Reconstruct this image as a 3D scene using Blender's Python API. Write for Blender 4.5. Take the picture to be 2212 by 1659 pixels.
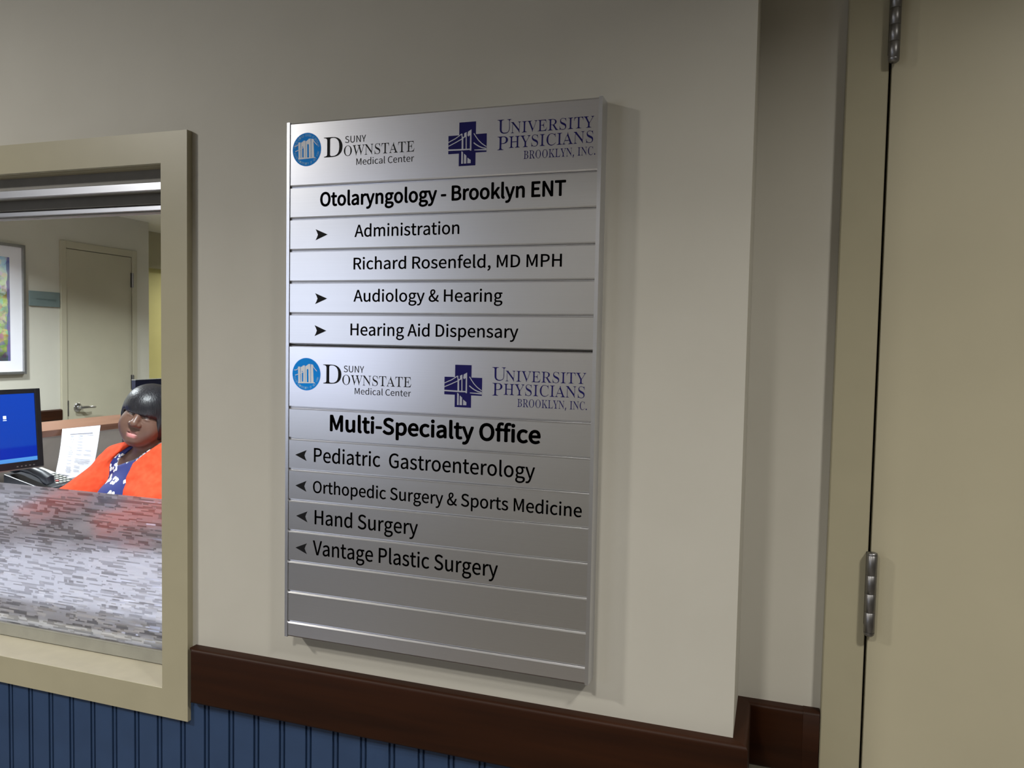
import bpy, bmesh, math, random, json
import numpy as np
from mathutils import Vector, Matrix, Euler

for _o in list(bpy.data.objects):
    bpy.data.objects.remove(_o, do_unlink=True)
SC = bpy.context.scene
COL = SC.collection
FZ = 1.84            # measurements below take the top of the directory sign as z = 0; the floor lies 1.84 m under it
FLOOR, CEIL = -1.84, 0.605
random.seed(4)

# ------------------------------------------------------------------ camera
def _axes(yaw, pitch, roll):
    f = Vector((-math.sin(yaw) * math.cos(pitch), math.cos(yaw) * math.cos(pitch), math.sin(pitch)))
    r = Vector((math.cos(yaw), math.sin(yaw), 0))
    u = r.cross(f)
    return r * math.cos(roll) + u * math.sin(roll), -r * math.sin(roll) + u * math.cos(roll), f

CAM_P = Vector((0.744875, -1.101255, -0.342158))
CR, CU, CF = _axes(0.328767, -0.050516, 0.019498)
cam_d = bpy.data.cameras.new('camera')
cam_d.sensor_fit = 'HORIZONTAL'; cam_d.sensor_width = 36.0
cam_d.lens = 1690.0 / 2212.0 * 36.0
cam_d.clip_start = 0.02; cam_d.clip_end = 60
cam = bpy.data.objects.new('camera', cam_d)
COL.objects.link(cam)
cam.matrix_world = Matrix(((CR.x, CU.x, -CF.x, CAM_P.x), (CR.y, CU.y, -CF.y, CAM_P.y),
                           (CR.z, CU.z, -CF.z, CAM_P.z + FZ), (0, 0, 0, 1)))
SC.camera = cam

# ------------------------------------------------------------------ world, view, lamps of the two rooms
W = bpy.data.worlds.new('world'); SC.world = W; W.use_nodes = True
W.node_tree.nodes['Background'].inputs[0].default_value = (0.8, 0.85, 1.0, 1)
W.node_tree.nodes['Background'].inputs[1].default_value = 0.02
SC.view_settings.view_transform = 'Standard'
SC.view_settings.look = 'None'
SC.view_settings.exposure = 0.0
SC.view_settings.gamma = 1.0
SC.view_settings.use_curve_mapping = False

def lamp(name, x, y, z, power, size, color, spread=180, target=None):
    d = bpy.data.lights.new(name, 'AREA'); d.shape = 'DISK'; d.size = size
    d.energy = power; d.color = color; d.spread = math.radians(spread)
    o = bpy.data.objects.new(name, d); COL.objects.link(o); o.location = (x, y, z + FZ)
    if target:
        o.rotation_euler = (Vector(target) - Vector((x, y, z))).to_track_quat('-Z', 'Y').to_euler()
    return o

WARM, COOL = (1.0, 0.965, 0.885), (0.90, 0.95, 1.0)
LAMPS = [  # corridor downlights, then the office ones; each group includes an added fill lamp
    ('corridor_lamp', -1.40, -1.30, 38, 0.20, WARM, 168),
    ('corridor_lamp', 0.25, -1.65, 20, 0.20, WARM, 134),
    ('corridor_lamp', 1.50, -0.95, 17, 0.20, WARM, 142),
    ('corridor_lamp', -0.60, -4.00, 7, 0.20, WARM, 130),  # unseen lamp added to brighten the back wall mirrored in the sign
    ('office_lamp', -3.45, 1.75, 86, 0.20, COOL, 143),
    ('office_lamp', -1.10, 0.62, 60, 0.20, COOL, 150),  # unseen lamp placed near the window to backlight the privacy film
    ('office_lamp', -2.9, 3.5, 28, 0.20, COOL, 126),
    ('office_lamp', -3.9, 5.4, 24, 0.20, WARM, 150),
]
for n, x, y, p, s, c, sp in LAMPS:
    lamp(n, x, y, CEIL - 0.012, p, s, c, sp)

# ------------------------------------------------------------------ materials
MATS = {}
def nm(name):
    m = bpy.data.materials.new(name); m.use_nodes = True
    MATS[name] = m
    return m, m.node_tree.nodes, m.node_tree.links, m.node_tree.nodes['Principled BSDF']

def noise_mix(m, N, L, P, c1, c2, scale, detail=3, vec_scale=(1, 1, 1)):
    tc = N.new('ShaderNodeTexCoord'); mp = N.new('ShaderNodeMapping'); mp.inputs['Scale'].default_value = vec_scale
    L.new(tc.outputs['Object'], mp.inputs['Vector'])
    t = N.new('ShaderNodeTexNoise'); t.inputs['Scale'].default_value = scale; t.inputs['Detail'].default_value = detail
    L.new(mp.outputs[0], t.inputs['Vector'])
    r = N.new('ShaderNodeValToRGB'); r.color_ramp.elements[0].color = (*c1, 1); r.color_ramp.elements[1].color = (*c2, 1)
    r.color_ramp.elements[0].position = 0.3; r.color_ramp.elements[1].position = 0.7
    L.new(t.outputs['Fac'], r.inputs[0]); L.new(r.outputs[0], P.inputs['Base Color'])
    return t, mp

def bump(N, L, P, src, strength, dist=0.001):
    b = N.new('ShaderNodeBump'); b.inputs['Strength'].default_value = strength; b.inputs['Distance'].default_value = dist
    L.new(src, b.inputs['Height']); L.new(b.outputs[0], P.inputs['Normal'])

def plain(name, c, rough=0.5, metal=0.0, var=0.06, scale=30, spec=0.5, coat=0.0, bmp=0.0):
    m, N, L, P = nm(name)
    t, _ = noise_mix(m, N, L, P, tuple(v * (1 - var) for v in c), tuple(min(1, v * (1 + var)) for v in c), scale)
    P.inputs['Roughness'].default_value = rough; P.inputs['Metallic'].default_value = metal
    P.inputs['Specular IOR Level'].default_value = spec; P.inputs['Coat Weight'].default_value = coat
    if bmp: bump(N, L, P, t.outputs['Fac'], bmp)
    return m

# painted vinyl wall covering: fine woven texture
m, N, L, P = nm('wall_paint')
t, _ = noise_mix(m, N, L, P, (0.540, 0.520, 0.464), (0.560, 0.540, 0.484), 9)
tc = N.new('ShaderNodeTexCoord'); n2 = N.new('ShaderNodeTexNoise'); n2.inputs['Scale'].default_value = 420; n2.inputs['Detail'].default_value = 2
mp2 = N.new('ShaderNodeMapping'); mp2.inputs['Scale'].default_value = (0.35, 1, 1)
L.new(tc.outputs['Object'], mp2.inputs[0]); L.new(mp2.outputs[0], n2.inputs['Vector'])
bump(N, L, P, n2.outputs['Fac'], 0.07, 0.0006); P.inputs['Roughness'].default_value = 0.62; P.inputs['Specular IOR Level'].default_value = 0.35
plain('office_paint', (0.52, 0.50, 0.43), 0.6, var=0.02, scale=6)
plain('yellow_paint', (0.62, 0.57, 0.24), 0.6, var=0.03, scale=6)
plain('cream_paint', (0.41, 0.375, 0.262), 0.38, var=0.025, scale=14, spec=0.45, bmp=0.03)
plain('sill_paint', (0.62, 0.58, 0.46), 0.3, var=0.04, scale=30, spec=0.5)
plain('door_paint', (0.47, 0.43, 0.31), 0.42, var=0.03, scale=5, spec=0.45, bmp=0.05)
plain('office_door_paint', (0.42, 0.39, 0.295), 0.45, var=0.03, scale=5)
plain('ceiling_paint', (0.70, 0.68, 0.62), 0.8, var=0.03, scale=40)
plain('blue_paint', (0.029, 0.060, 0.138), 0.42, var=0.07, scale=18, spec=0.4)
plain('floor_vinyl', (0.16, 0.145, 0.125), 0.35, var=0.15, scale=8)
plain('dark_gap', (0.012, 0.010, 0.008), 0.8)
plain('black_plastic', (0.012, 0.012, 0.015), 0.35, var=0.1)
plain('phone_plastic', (0.010, 0.012, 0.018), 0.42, var=0.1)
plain('grey_plastic', (0.74, 0.74, 0.80), 0.45)
plain('key_plastic', (0.42, 0.44, 0.40), 0.5)
plain('red_key', (0.45, 0.10, 0.09), 0.5)
plain('label_paper', (0.36, 0.38, 0.35), 0.6)
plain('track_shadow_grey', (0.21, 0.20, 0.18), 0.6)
plain('strip_grey', (0.34, 0.335, 0.29), 0.5)
plain('taupe_laminate', (0.20, 0.17, 0.14), 0.5, var=0.05)
plain('mat_board', (0.80, 0.80, 0.86), 0.7, var=0.01)
plain('silver_frame', (0.34, 0.34, 0.34), 0.35, 0.8)
plain('chrome', (0.60, 0.60, 0.62), 0.18, 1.0, var=0.02)
plain('hinge_steel', (0.26, 0.255, 0.26), 0.40, 1.0, var=0.08, scale=60)
plain('sign_glass', (0.16, 0.21, 0.21), 0.25, var=0.03)
plain('sign_ink', (0.10, 0.14, 0.14), 0.5)
plain('paper', (0.54, 0.54, 0.60), 0.7, var=0.02)
plain('print_grey', (0.20, 0.20, 0.24), 0.8)
plain('ink_black', (0.011, 0.011, 0.013), 0.6, spec=0.12)
plain('ink_navy', (0.012, 0.010, 0.105), 0.6, spec=0.12)
plain('seal_blue', (0.004, 0.30, 1.0), 0.6, spec=0.15)
plain('seal_light', (0.34, 0.66, 1.0), 0.6, spec=0.15)
plain('seal_white', (0.85, 0.87, 0.95), 0.45)
plain('emblem_grey', (0.55, 0.55, 0.60), 0.35, 0.7)
m, N, L, P = nm('hair_black')
t, _ = noise_mix(m, N, L, P, (0.006, 0.006, 0.008), (0.014, 0.013, 0.016), 60, 4, (3.0, 3.0, 0.35))
P.inputs['Roughness'].default_value = 0.38; P.inputs['Specular IOR Level'].default_value = 0.34
bump(N, L, P, t.outputs['Fac'], 0.5, 0.003)
plain('fabric_black', (0.015, 0.015, 0.018), 0.85)
plain('navy_panel', (0.008, 0.010, 0.030), 0.35)
plain('eye_white_shaded', (0.13, 0.115, 0.105), 0.4)  # darkened: shade under the fringe is put into the colour
plain('iris_dark', (0.01, 0.006, 0.004), 0.12)
plain('trouser', (0.02, 0.02, 0.03), 0.8)
plain('window_frame_white', (0.7, 0.7, 0.7), 0.5)

def wood(name, c1, c2, rough, along):
    m, N, L, P = nm(name)
    sc = {'x': (0.35, 6, 6), 'y': (6, 0.35, 6)}[along]
    t, _ = noise_mix(m, N, L, P, c1, c2, 9, 5, sc)
    P.inputs['Roughness'].default_value = rough; P.inputs['Specular IOR Level'].default_value = 0.20
    
    bump(N, L, P, t.outputs['Fac'], 0.05)
wood('rail_wood', (0.017, 0.0046, 0.0010), (0.033, 0.0092, 0.0022), 0.50, 'x')
wood('rail_wood_side', (0.017, 0.0046, 0.0010), (0.033, 0.0092, 0.0022), 0.50, 'y')
wood('cap_wood', (0.125, 0.058, 0.036), (0.165, 0.080, 0.052), 0.30, 'y')

# brushed aluminium of the directory (brushed along its width)
def brushed(name, c, rough, aniso=0.0, bs=0.12):
    m, N, L, P = nm(name)
    t, mp = noise_mix(m, N, L, P, tuple(v * 0.985 for v in c), tuple(v * 1.015 for v in c), 30, 3, (0.03, 1, 26))
    P.inputs['Metallic'].default_value = 1.0; P.inputs['Roughness'].default_value = rough
    P.inputs['Anisotropic'].default_value = aniso
    bump(N, L, P, t.outputs['Fac'], bs, 0.0004)
brushed('brushed_header', (0.72, 0.72, 0.76), 0.28, bs=0.045)
brushed('brushed_strip', (0.68, 0.68, 0.70), 0.30, bs=0.045)
brushed('aluminium', (0.70, 0.71, 0.76), 0.32)

def emit(name, c, s):
    m, N, L, P = nm(name)
    P.inputs['Base Color'].default_value = (*c, 1)
    P.inputs['Emission Color'].default_value = (*c, 1); P.inputs['Emission Strength'].default_value = s
emit('lamp_glow', (1, 0.95, 0.85), 6)
emit('added_glow_pane', (0.76, 0.83, 1.0), 2.3)

# helper for chained maths
class MX:
    def __init__(s, m): s.N, s.L = m.node_tree.nodes, m.node_tree.links
    def __call__(s, op, a, b=None, c=None):
        n = s.N.new('ShaderNodeMath'); n.operation = op
        for i, v in enumerate((a, b, c)):
            if v is None: continue
            if isinstance(v, (int, float)): n.inputs[i].default_value = v
            else: s.L.new(v, n.inputs[i])
        return n.outputs[0]

# clear glass of the sliding window
m, N, L, P = nm('clear_glass'); N.remove(P)
out = N['Material Output']; tr = N.new('ShaderNodeBsdfTransparent'); tr.inputs[0].default_value = (0.97, 0.985, 0.975, 1)
gl = N.new('ShaderNodeBsdfGlossy'); gl.inputs['Roughness'].default_value = 0.02
fr = N.new('ShaderNodeFresnel'); fr.inputs[0].default_value = 1.12
mx = N.new('ShaderNodeMixShader'); L.new(fr.outputs[0], mx.inputs[0]); L.new(tr.outputs[0], mx.inputs[1]); L.new(gl.outputs[0], mx.inputs[2])
L.new(mx.outputs[0], out.inputs[0])

# privacy film: small brick-like tiles, each with its own frosting and tilt
m, N, L, P = nm('privacy_film'); N.remove(P); X = MX(m)
out = N['Material Output']
tc = N.new('ShaderNodeTexCoord'); sp = N.new('ShaderNodeSeparateXYZ'); L.new(tc.outputs['Object'], sp.inputs[0])
def tiles(h, w, seed):
    row = X('FLOOR', X('DIVIDE', sp.outputs['Z'], h))
    wr = N.new('ShaderNodeTexWhiteNoise'); wr.noise_dimensions = '1D'; L.new(X('ADD', row, seed), wr.inputs['W'])
    xs = X('ADD', X('DIVIDE', sp.outputs['X'], w), X('MULTIPLY', wr.outputs['Value'], 7.0))
    ph = N.new('ShaderNodeTexNoise'); ph.noise_dimensions = '1D'; ph.inputs['Scale'].default_value = 1.0; ph.inputs['Detail'].default_value = 0
    L.new(X('ADD', xs, X('MULTIPLY', row, 13.7)), ph.inputs['W'])
    cell = X('FLOOR', X('ADD', xs, X('MULTIPLY', ph.outputs['Fac'], 1.6)))
    cv = N.new('ShaderNodeCombineXYZ'); L.new(cell, cv.inputs[0]); L.new(row, cv.inputs[1]); cv.inputs[2].default_value = seed
    wn = N.new('ShaderNodeTexWhiteNoise'); wn.noise_dimensions = '3D'; L.new(cv.outputs[0], wn.inputs['Vector'])
    return wn
a = tiles(0.0027, 0.025, 3.0); b = tiles(0.0054, 0.025, 9.0)
sepb = N.new('ShaderNodeSeparateColor'); L.new(b.outputs['Color'], sepb.inputs[0])
sel = X('GREATER_THAN', sepb.outputs[1], 0.72)
mixv = N.new('ShaderNodeMix'); mixv.data_type = 'RGBA'; L.new(sel, mixv.inputs[0]); L.new(a.outputs['Color'], mixv.inputs[6]); L.new(b.outputs['Color'], mixv.inputs[7])
sv = N.new('ShaderNodeSeparateColor'); L.new(mixv.outputs[2], sv.inputs[0])
r1, r2, r3 = sv.outputs[0], sv.outputs[1], sv.outputs[2]
# frosted body: translucent + diffuse
ramp = N.new('ShaderNodeValToRGB'); L.new(r1, ramp.inputs[0])
ramp.color_ramp.elements[0].color = (0.26, 0.25, 0.27, 1); ramp.color_ramp.elements[1].color = (0.60, 0.59, 0.64, 1)
ramp.color_ramp.elements[0].position = 0.30; ramp.color_ramp.elements[1].position = 0.42
df = N.new('ShaderNodeBsdfDiffuse'); L.new(ramp.outputs[0], df.inputs[0])
tl = N.new('ShaderNodeBsdfTranslucent'); tl.inputs[0].default_value = (0.88, 0.88, 0.95, 1)
m1 = N.new('ShaderNodeMixShader'); m1.inputs[0].default_value = 0.62; L.new(df.outputs[0], m1.inputs[1]); L.new(tl.outputs[0], m1.inputs[2])
rf = N.new('ShaderNodeBsdfRefraction'); rf.inputs['IOR'].default_value = 1.02
ramp2 = N.new('ShaderNodeValToRGB'); L.new(r1, ramp2.inputs[0])
ramp2.color_ramp.elements[0].color = (0.62, 0.61, 0.64, 1); ramp2.color_ramp.elements[1].color = (0.95, 0.95, 1.0, 1)
ramp2.color_ramp.elements[0].position = 0.30; ramp2.color_ramp.elements[1].position = 0.40
L.new(ramp2.outputs[0], rf.inputs['Color'])
L.new(X('ADD', X('MULTIPLY', r2, 0.20), 0.46), rf.inputs['Roughness'])
m2 = N.new('ShaderNodeMixShader'); L.new(X('ADD', X('MULTIPLY', X('LESS_THAN', r1, 0.25), 0.20), 0.55), m2.inputs[0])
L.new(m1.outputs[0], m2.inputs[1]); L.new(rf.outputs[0], m2.inputs[2])
ge = N.new('ShaderNodeNewGeometry'); cn = N.new('ShaderNodeCombineXYZ')
L.new(X('MULTIPLY', X('SUBTRACT', r3, 0.5), 0.10), cn.inputs[0]); L.new(X('MULTIPLY', X('SUBTRACT', r2, 0.42), 1.0), cn.inputs[2])
va = N.new('ShaderNodeVectorMath'); va.operation = 'ADD'; L.new(ge.outputs['Normal'], va.inputs[0]); L.new(cn.outputs[0], va.inputs[1])
vn = N.new('ShaderNodeVectorMath'); vn.operation = 'NORMALIZE'; L.new(va.outputs[0], vn.inputs[0])
gs = N.new('ShaderNodeBsdfGlossy'); gs.inputs['Roughness'].default_value = 0.13; gs.inputs['Color'].default_value = (0.9, 0.9, 1.0, 1); L.new(vn.outputs[0], gs.inputs['Normal'])
m3 = N.new('ShaderNodeMixShader'); m3.inputs[0].default_value = 0.20; L.new(m2.outputs[0], m3.inputs[1]); L.new(gs.outputs[0], m3.inputs[2])
L.new(m3.outputs[0], out.inputs[0])

# monitor picture: blue desktop, a darker band below, pale task bar at the foot
m, N, L, P = nm('desktop_picture')
tc = N.new('ShaderNodeTexCoord'); sp = N.new('ShaderNodeSeparateXYZ'); L.new(tc.outputs['UV'], sp.inputs[0])
cr = N.new('ShaderNodeValToRGB'); L.new(sp.outputs['Y'], cr.inputs[0]); cr.color_ramp.interpolation = 'LINEAR'
e = cr.color_ramp.elements
e[0].position = 0.0; e[0].color = (0.10, 0.36, 0.95, 1)
e[1].position = 1.0; e[1].color = (0.006, 0.070, 0.60, 1)
for p_, c_ in ((0.055, (0.12, 0.42, 0.98)), (0.056, (0.001, 0.030, 0.50)), (0.20, (0.001, 0.030, 0.50)), (0.24, (0.006, 0.064, 0.54))):
    q = cr.color_ramp.elements.new(p_); q.color = (*c_, 1)
P.inputs['Base Color'].default_value = (0.004, 0.004, 0.01, 1); P.inputs['Roughness'].default_value = 0.3; P.inputs['Specular IOR Level'].default_value = 0.15
L.new(cr.outputs[0], P.inputs['Emission Color']); P.inputs['Emission Strength'].default_value = 0.9
emit('icon_white', (0.75, 0.85, 1.0), 0.95)

# garden painting: plain blotches of sky, blossom and leaves
m, N, L, P = nm('garden_painting')
tc = N.new('ShaderNodeTexCoord'); sp = N.new('ShaderNodeSeparateXYZ'); L.new(tc.outputs['UV'], sp.inputs[0])
nz = N.new('ShaderNodeTexNoise'); nz.inputs['Scale'].default_value = 7; nz.inputs['Detail'].default_value = 6; L.new(tc.outputs['UV'], nz.inputs['Vector'])
X = MX(m)
h = X('ADD', sp.outputs['Y'], X('MULTIPLY', X('SUBTRACT', nz.outputs['Fac'], 0.5), 0.55))
cr = N.new('ShaderNodeValToRGB'); L.new(h, cr.inputs[0])
e = cr.color_ramp.elements; e[0].position = 0; e[0].color = (0.05, 0.06, 0.08, 1); e[1].position = 1; e[1].color = (0.22, 0.40, 0.66, 1)
for p_, c_ in ((0.14, (0.16, 0.17, 0.15)), (0.27, (0.42, 0.40, 0.18)), (0.38, (0.30, 0.30, 0.22)), (0.52, (0.52, 0.56, 0.36)), (0.66, (0.14, 0.20, 0.07)), (0.74, (0.70, 0.74, 0.62)), (0.86, (0.74, 0.80, 0.82))):
    q = e.new(p_); q.color = (*c_, 1)
vo = N.new('ShaderNodeTexVoronoi'); vo.inputs['Scale'].default_value = 26; L.new(tc.outputs['UV'], vo.inputs['Vector'])
mm = N.new('ShaderNodeMix'); mm.data_type = 'RGBA'; mm.blend_type = 'SOFT_LIGHT'; mm.inputs[0].default_value = 0.55
L.new(cr.outputs[0], mm.inputs[6]); L.new(vo.outputs['Color'], mm.inputs[7])
ed = N.new('ShaderNodeMix'); ed.data_type = 'RGBA'; ed.inputs[7].default_value = (0.13, 0.11, 0.33, 1)
L.new(X('MULTIPLY', X('GREATER_THAN', X('ADD', sp.outputs['X'], X('MULTIPLY', nz.outputs['Fac'], 0.06)), 1.005), 0.75), ed.inputs[0]); L.new(mm.outputs[2], ed.inputs[6])
L.new(ed.outputs[2], P.inputs['Base Color']); P.inputs['Roughness'].default_value = 0.5

# skin with lip tint taken from a point attribute
m, N, L, P = nm('skin')
at_ = N.new('ShaderNodeAttribute'); at_.attribute_name = 'lip'
nz = N.new('ShaderNodeTexNoise'); nz.inputs['Scale'].default_value = 14
c1 = N.new('ShaderNodeMix'); c1.data_type = 'RGBA'; L.new(nz.outputs['Fac'], c1.inputs[0])
c1.inputs[6].default_value = (0.085, 0.043, 0.030, 1); c1.inputs[7].default_value = (0.118, 0.062, 0.044, 1)
c2 = N.new('ShaderNodeMix'); c2.data_type = 'RGBA'; L.new(at_.outputs['Fac'], c2.inputs[0]); L.new(c1.outputs[2], c2.inputs[6]); c2.inputs[7].default_value = (0.42, 0.165, 0.16, 1)
L.new(c2.outputs[2], P.inputs['Base Color']); P.inputs['Roughness'].default_value = 0.42
P.inputs['Specular IOR Level'].default_value = 0.4

# orange knit
m, N, L, P = nm('orange_knit')
t, _ = noise_mix(m, N, L, P, (0.53, 0.052, 0.020), (0.62, 0.073, 0.030), 60)
P.inputs['Roughness'].default_value = 0.9; P.inputs['Specular IOR Level'].default_value = 0.1
bump(N, L, P, t.outputs['Fac'], 0.2, 0.002)

# navy tunic with scattered white butterflies
m, N, L, P = nm('butterfly_print'); X = MX(m)
tc = N.new('ShaderNodeTexCoord'); sp = N.new('ShaderNodeSeparateXYZ'); L.new(tc.outputs['Object'], sp.inputs[0])
cb = N.new('ShaderNodeCombineXYZ'); L.new(sp.outputs['X'], cb.inputs[0]); L.new(sp.outputs['Z'], cb.inputs[1])
vo = N.new('ShaderNodeTexVoronoi'); vo.voronoi_dimensions = '2D'; vo.inputs['Scale'].default_value = 21; vo.inputs['Randomness'].default_value = 0.65
L.new(cb.outputs[0], vo.inputs['Vector'])
sb = N.new('ShaderNodeVectorMath'); sb.operation = 'SUBTRACT'; L.new(cb.outputs[0], sb.inputs[0]); L.new(vo.outputs['Position'], sb.inputs[1])
sc_ = N.new('ShaderNodeVectorMath'); sc_.operation = 'SCALE'; sc_.inputs['Scale'].default_value = 36; L.new(sb.outputs[0], sc_.inputs[0])
cc = N.new('ShaderNodeSeparateColor'); L.new(vo.outputs['Color'], cc.inputs[0])
rt = N.new('ShaderNodeVectorRotate'); rt.rotation_type = 'Z_AXIS'; L.new(sc_.outputs[0], rt.inputs['Vector']); L.new(X('MULTIPLY', cc.outputs[0], 6.28), rt.inputs['Angle'])
s2 = N.new('ShaderNodeSeparateXYZ'); L.new(rt.outputs[0], s2.inputs[0])
ax = X('ABSOLUTE', s2.outputs['X']); ay = s2.outputs['Y']
def ell(cx, cy, rx, ry):
    u = X('DIVIDE', X('SUBTRACT', ax, cx), rx); v = X('DIVIDE', X('SUBTRACT', ay, cy), ry)
    return X('ADD', X('MULTIPLY', u, u), X('MULTIPLY', v, v))
d = X('MINIMUM', ell(0.36, 0.22, 0.34, 0.30), ell(0.24, -0.28, 0.22, 0.24))
nz = N.new('ShaderNodeTexNoise'); nz.inputs['Scale'].default_value = 95; L.new(tc.outputs['Object'], nz.inputs['Vector'])
wing = X('LESS_THAN', X('ADD', d, X('MULTIPLY', X('SUBTRACT', nz.outputs['Fac'], 0.5), 3.0)), 0.85)
fade = X('MULTIPLY', wing, X('MULTIPLY', X('GREATER_THAN', cc.outputs[1], 0.12), X('ADD', 0.25, X('MULTIPLY', cc.outputs[2], 0.75))))
c3 = N.new('ShaderNodeMix'); c3.data_type = 'RGBA'; L.new(fade, c3.inputs[0]); c3.inputs[6].default_value = (0.007, 0.016, 0.125, 1); c3.inputs[7].default_value = (0.78, 0.78, 0.76, 1)
L.new(c3.outputs[2], P.inputs['Base Color']); P.inputs['Roughness'].default_value = 0.75

# ------------------------------------------------------------------ mesh helpers
def mat(n): return MATS[n]

class MB:
    """collects shapes in sign coordinates and links them as ONE mesh object"""
    def __init__(s): s.v, s.f, s.mi, s.uv = [], [], [], {}
    def add(s, vs, fs, mi=0):
        o = len(s.v); s.v += [tuple(p) for p in vs]
        s.f += [tuple(i + o for i in f) for f in fs]; s.mi += [mi] * len(fs); return s
    def box(s, x0, x1, y0, y1, z0, z1, mi=0):
        v = [(x, y, z) for x in (x0, x1) for y in (y0, y1) for z in (z0, z1)]
        return s.add(v, [(0, 1, 3, 2), (4, 6, 7, 5), (0, 4, 5, 1), (2, 3, 7, 6), (0, 2, 6, 4), (1, 5, 7, 3)], mi)
    def obox(s, c, ax, ay, az, hx, hy, hz, mi=0):
        c, ax, ay, az = map(Vector, (c, ax, ay, az))
        v = [c + ax * (hx * a) + ay * (hy * b) + az * (hz * d) for a in (-1, 1) for b in (-1, 1) for d in (-1, 1)]
        return s.add(v, [(0, 1, 3, 2), (4, 6, 7, 5), (0, 4, 5, 1), (2, 3, 7, 6), (0, 2, 6, 4), (1, 5, 7, 3)], mi)
    def extrude(s, prof, axis, a, b, mi=0, ends=None):
        """closed profile of 2-D points swept along axis ('x': (y,z), 'y': (x,z), 'z': (x,y)); ends: mitre offsets"""
        n = len(prof)
        def pt(p, t):
            return {'x': (t, p[0], p[1]), 'y': (p[0], t, p[1]), 'z': (p[0], p[1], t)}[axis]
        fa = (lambda p: a) if ends is None else ends[0]
        fb = (lambda p: b) if ends is None else ends[1]
        v = [pt(p, fa(p)) for p in prof] + [pt(p, fb(p)) for p in prof]
        f = [(i, (i + 1) % n, n + (i + 1) % n, n + i) for i in range(n)] + [tuple(range(n))[::-1], tuple(range(n, 2 * n))]
        return s.add(v, f, mi)
    def lathe(s, prof, org, axis=(0, 0, 1), n=24, mi=0):
        ax = Vector(axis).normalized(); t = ax.orthogonal().normalized(); b = ax.cross(t); org = Vector(org)
        v = []; k = len(prof)
        for i in range(n):
            a = 2 * math.pi * i / n; d = t * math.cos(a) + b * math.sin(a)
            for r, h in prof: v.append(org + d * r + ax * h)
        f = [(i * k + j, ((i + 1) % n) * k + j, ((i + 1) % n) * k + j + 1, i * k + j + 1) for i in range(n) for j in range(k - 1)]
        f += [tuple(i * k for i in range(n))[::-1], tuple(i * k + k - 1 for i in range(n))]
        return s.add(v, f, mi)
    def cyl(s, a, b, r, n=20, mi=0):
        a, b = Vector(a), Vector(b)
        return s.lathe([(r, 0), (r, (b - a).length)], a, b - a, n, mi)
    def tube(s, pts, r, n=12, mi=0):
        pts = [Vector(p) for p in pts]; v = []; up = None
        for i, p in enumerate(pts):
            d = (pts[min(i + 1, len(pts) - 1)] - pts[max(i - 1, 0)]).normalized()
            up = d.orthogonal().normalized() if up is None else (up - d * up.dot(d)).normalized()
            w = d.cross(up); rr = r[i] if isinstance(r, (list, tuple)) else r
            v += [p + (up * math.cos(2 * math.pi * k / n) + w * math.sin(2 * math.pi * k / n)) * rr for k in range(n)]
        m = len(pts)
        f = [(i * n + k, i * n + (k + 1) % n, (i + 1) * n + (k + 1) % n, (i + 1) * n + k) for i in range(m - 1) for k in range(n)]
        f += [tuple(range(n))[::-1], tuple(range((m - 1) * n, m * n))]
        return s.add(v, f, mi)
    def sheet(s, poly, y, mi=0):
        """flat polygon of (x, z) points facing -y"""
        return s.add([(p[0], y, p[1]) for p in poly], [tuple(range(len(poly)))], mi)
    def build(s, name, mats, parent=None, loc=(0, 0, 0), bevel=0, seg=2, smooth=False, angle=40):
        loc = tuple(parent['_o']) if parent is not None else loc
        me = bpy.data.meshes.new(name)
        me.from_pydata([(x - loc[0], y - loc[1], z - loc[2]) for x, y, z in s.v], [], s.f)
        for m_ in ([mats] if isinstance(mats, str) else mats): me.materials.append(mat(m_))
        me.polygons.foreach_set('material_index', s.mi)
        bm = bmesh.new(); bm.from_mesh(me); bmesh.ops.recalc_face_normals(bm, faces=bm.faces); bm.to_mesh(me); bm.free()
        if smooth: me.polygons.foreach_set('use_smooth', [True] * len(me.polygons))
        o = bpy.data.objects.new(name, me); COL.objects.link(o)
        if smooth:
            me.set_sharp_from_angle(angle=math.radians(angle))
        if parent is not None: o.parent = parent
        else: o.location = (loc[0], loc[1], loc[2] + FZ)
        o['_o'] = loc
        if bevel:
            b = o.modifiers.new('bevel', 'BEVEL'); b.width = bevel; b.segments = seg; b.limit_method = 'ANGLE'; b.angle_limit = math.radians(35)
            b.harden_normals = False
        return o

def thing(name, loc, label=None, cat=None, group=None):
    o = bpy.data.objects.new(name, None); COL.objects.link(o); o.empty_display_size = 0.05
    o.location = (loc[0], loc[1], loc[2] + FZ); o['_o'] = tuple(loc)
    return tag(o, label, cat, group)
def tag(o, label=None, cat=None, group=None):
    if label: o['label'] = label
    if cat: o['category'] = cat
    if group: o['group'] = group
    return o
def struct(o, label=None, cat=None):
    o['kind'] = 'structure'; return tag(o, label, cat)

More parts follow.
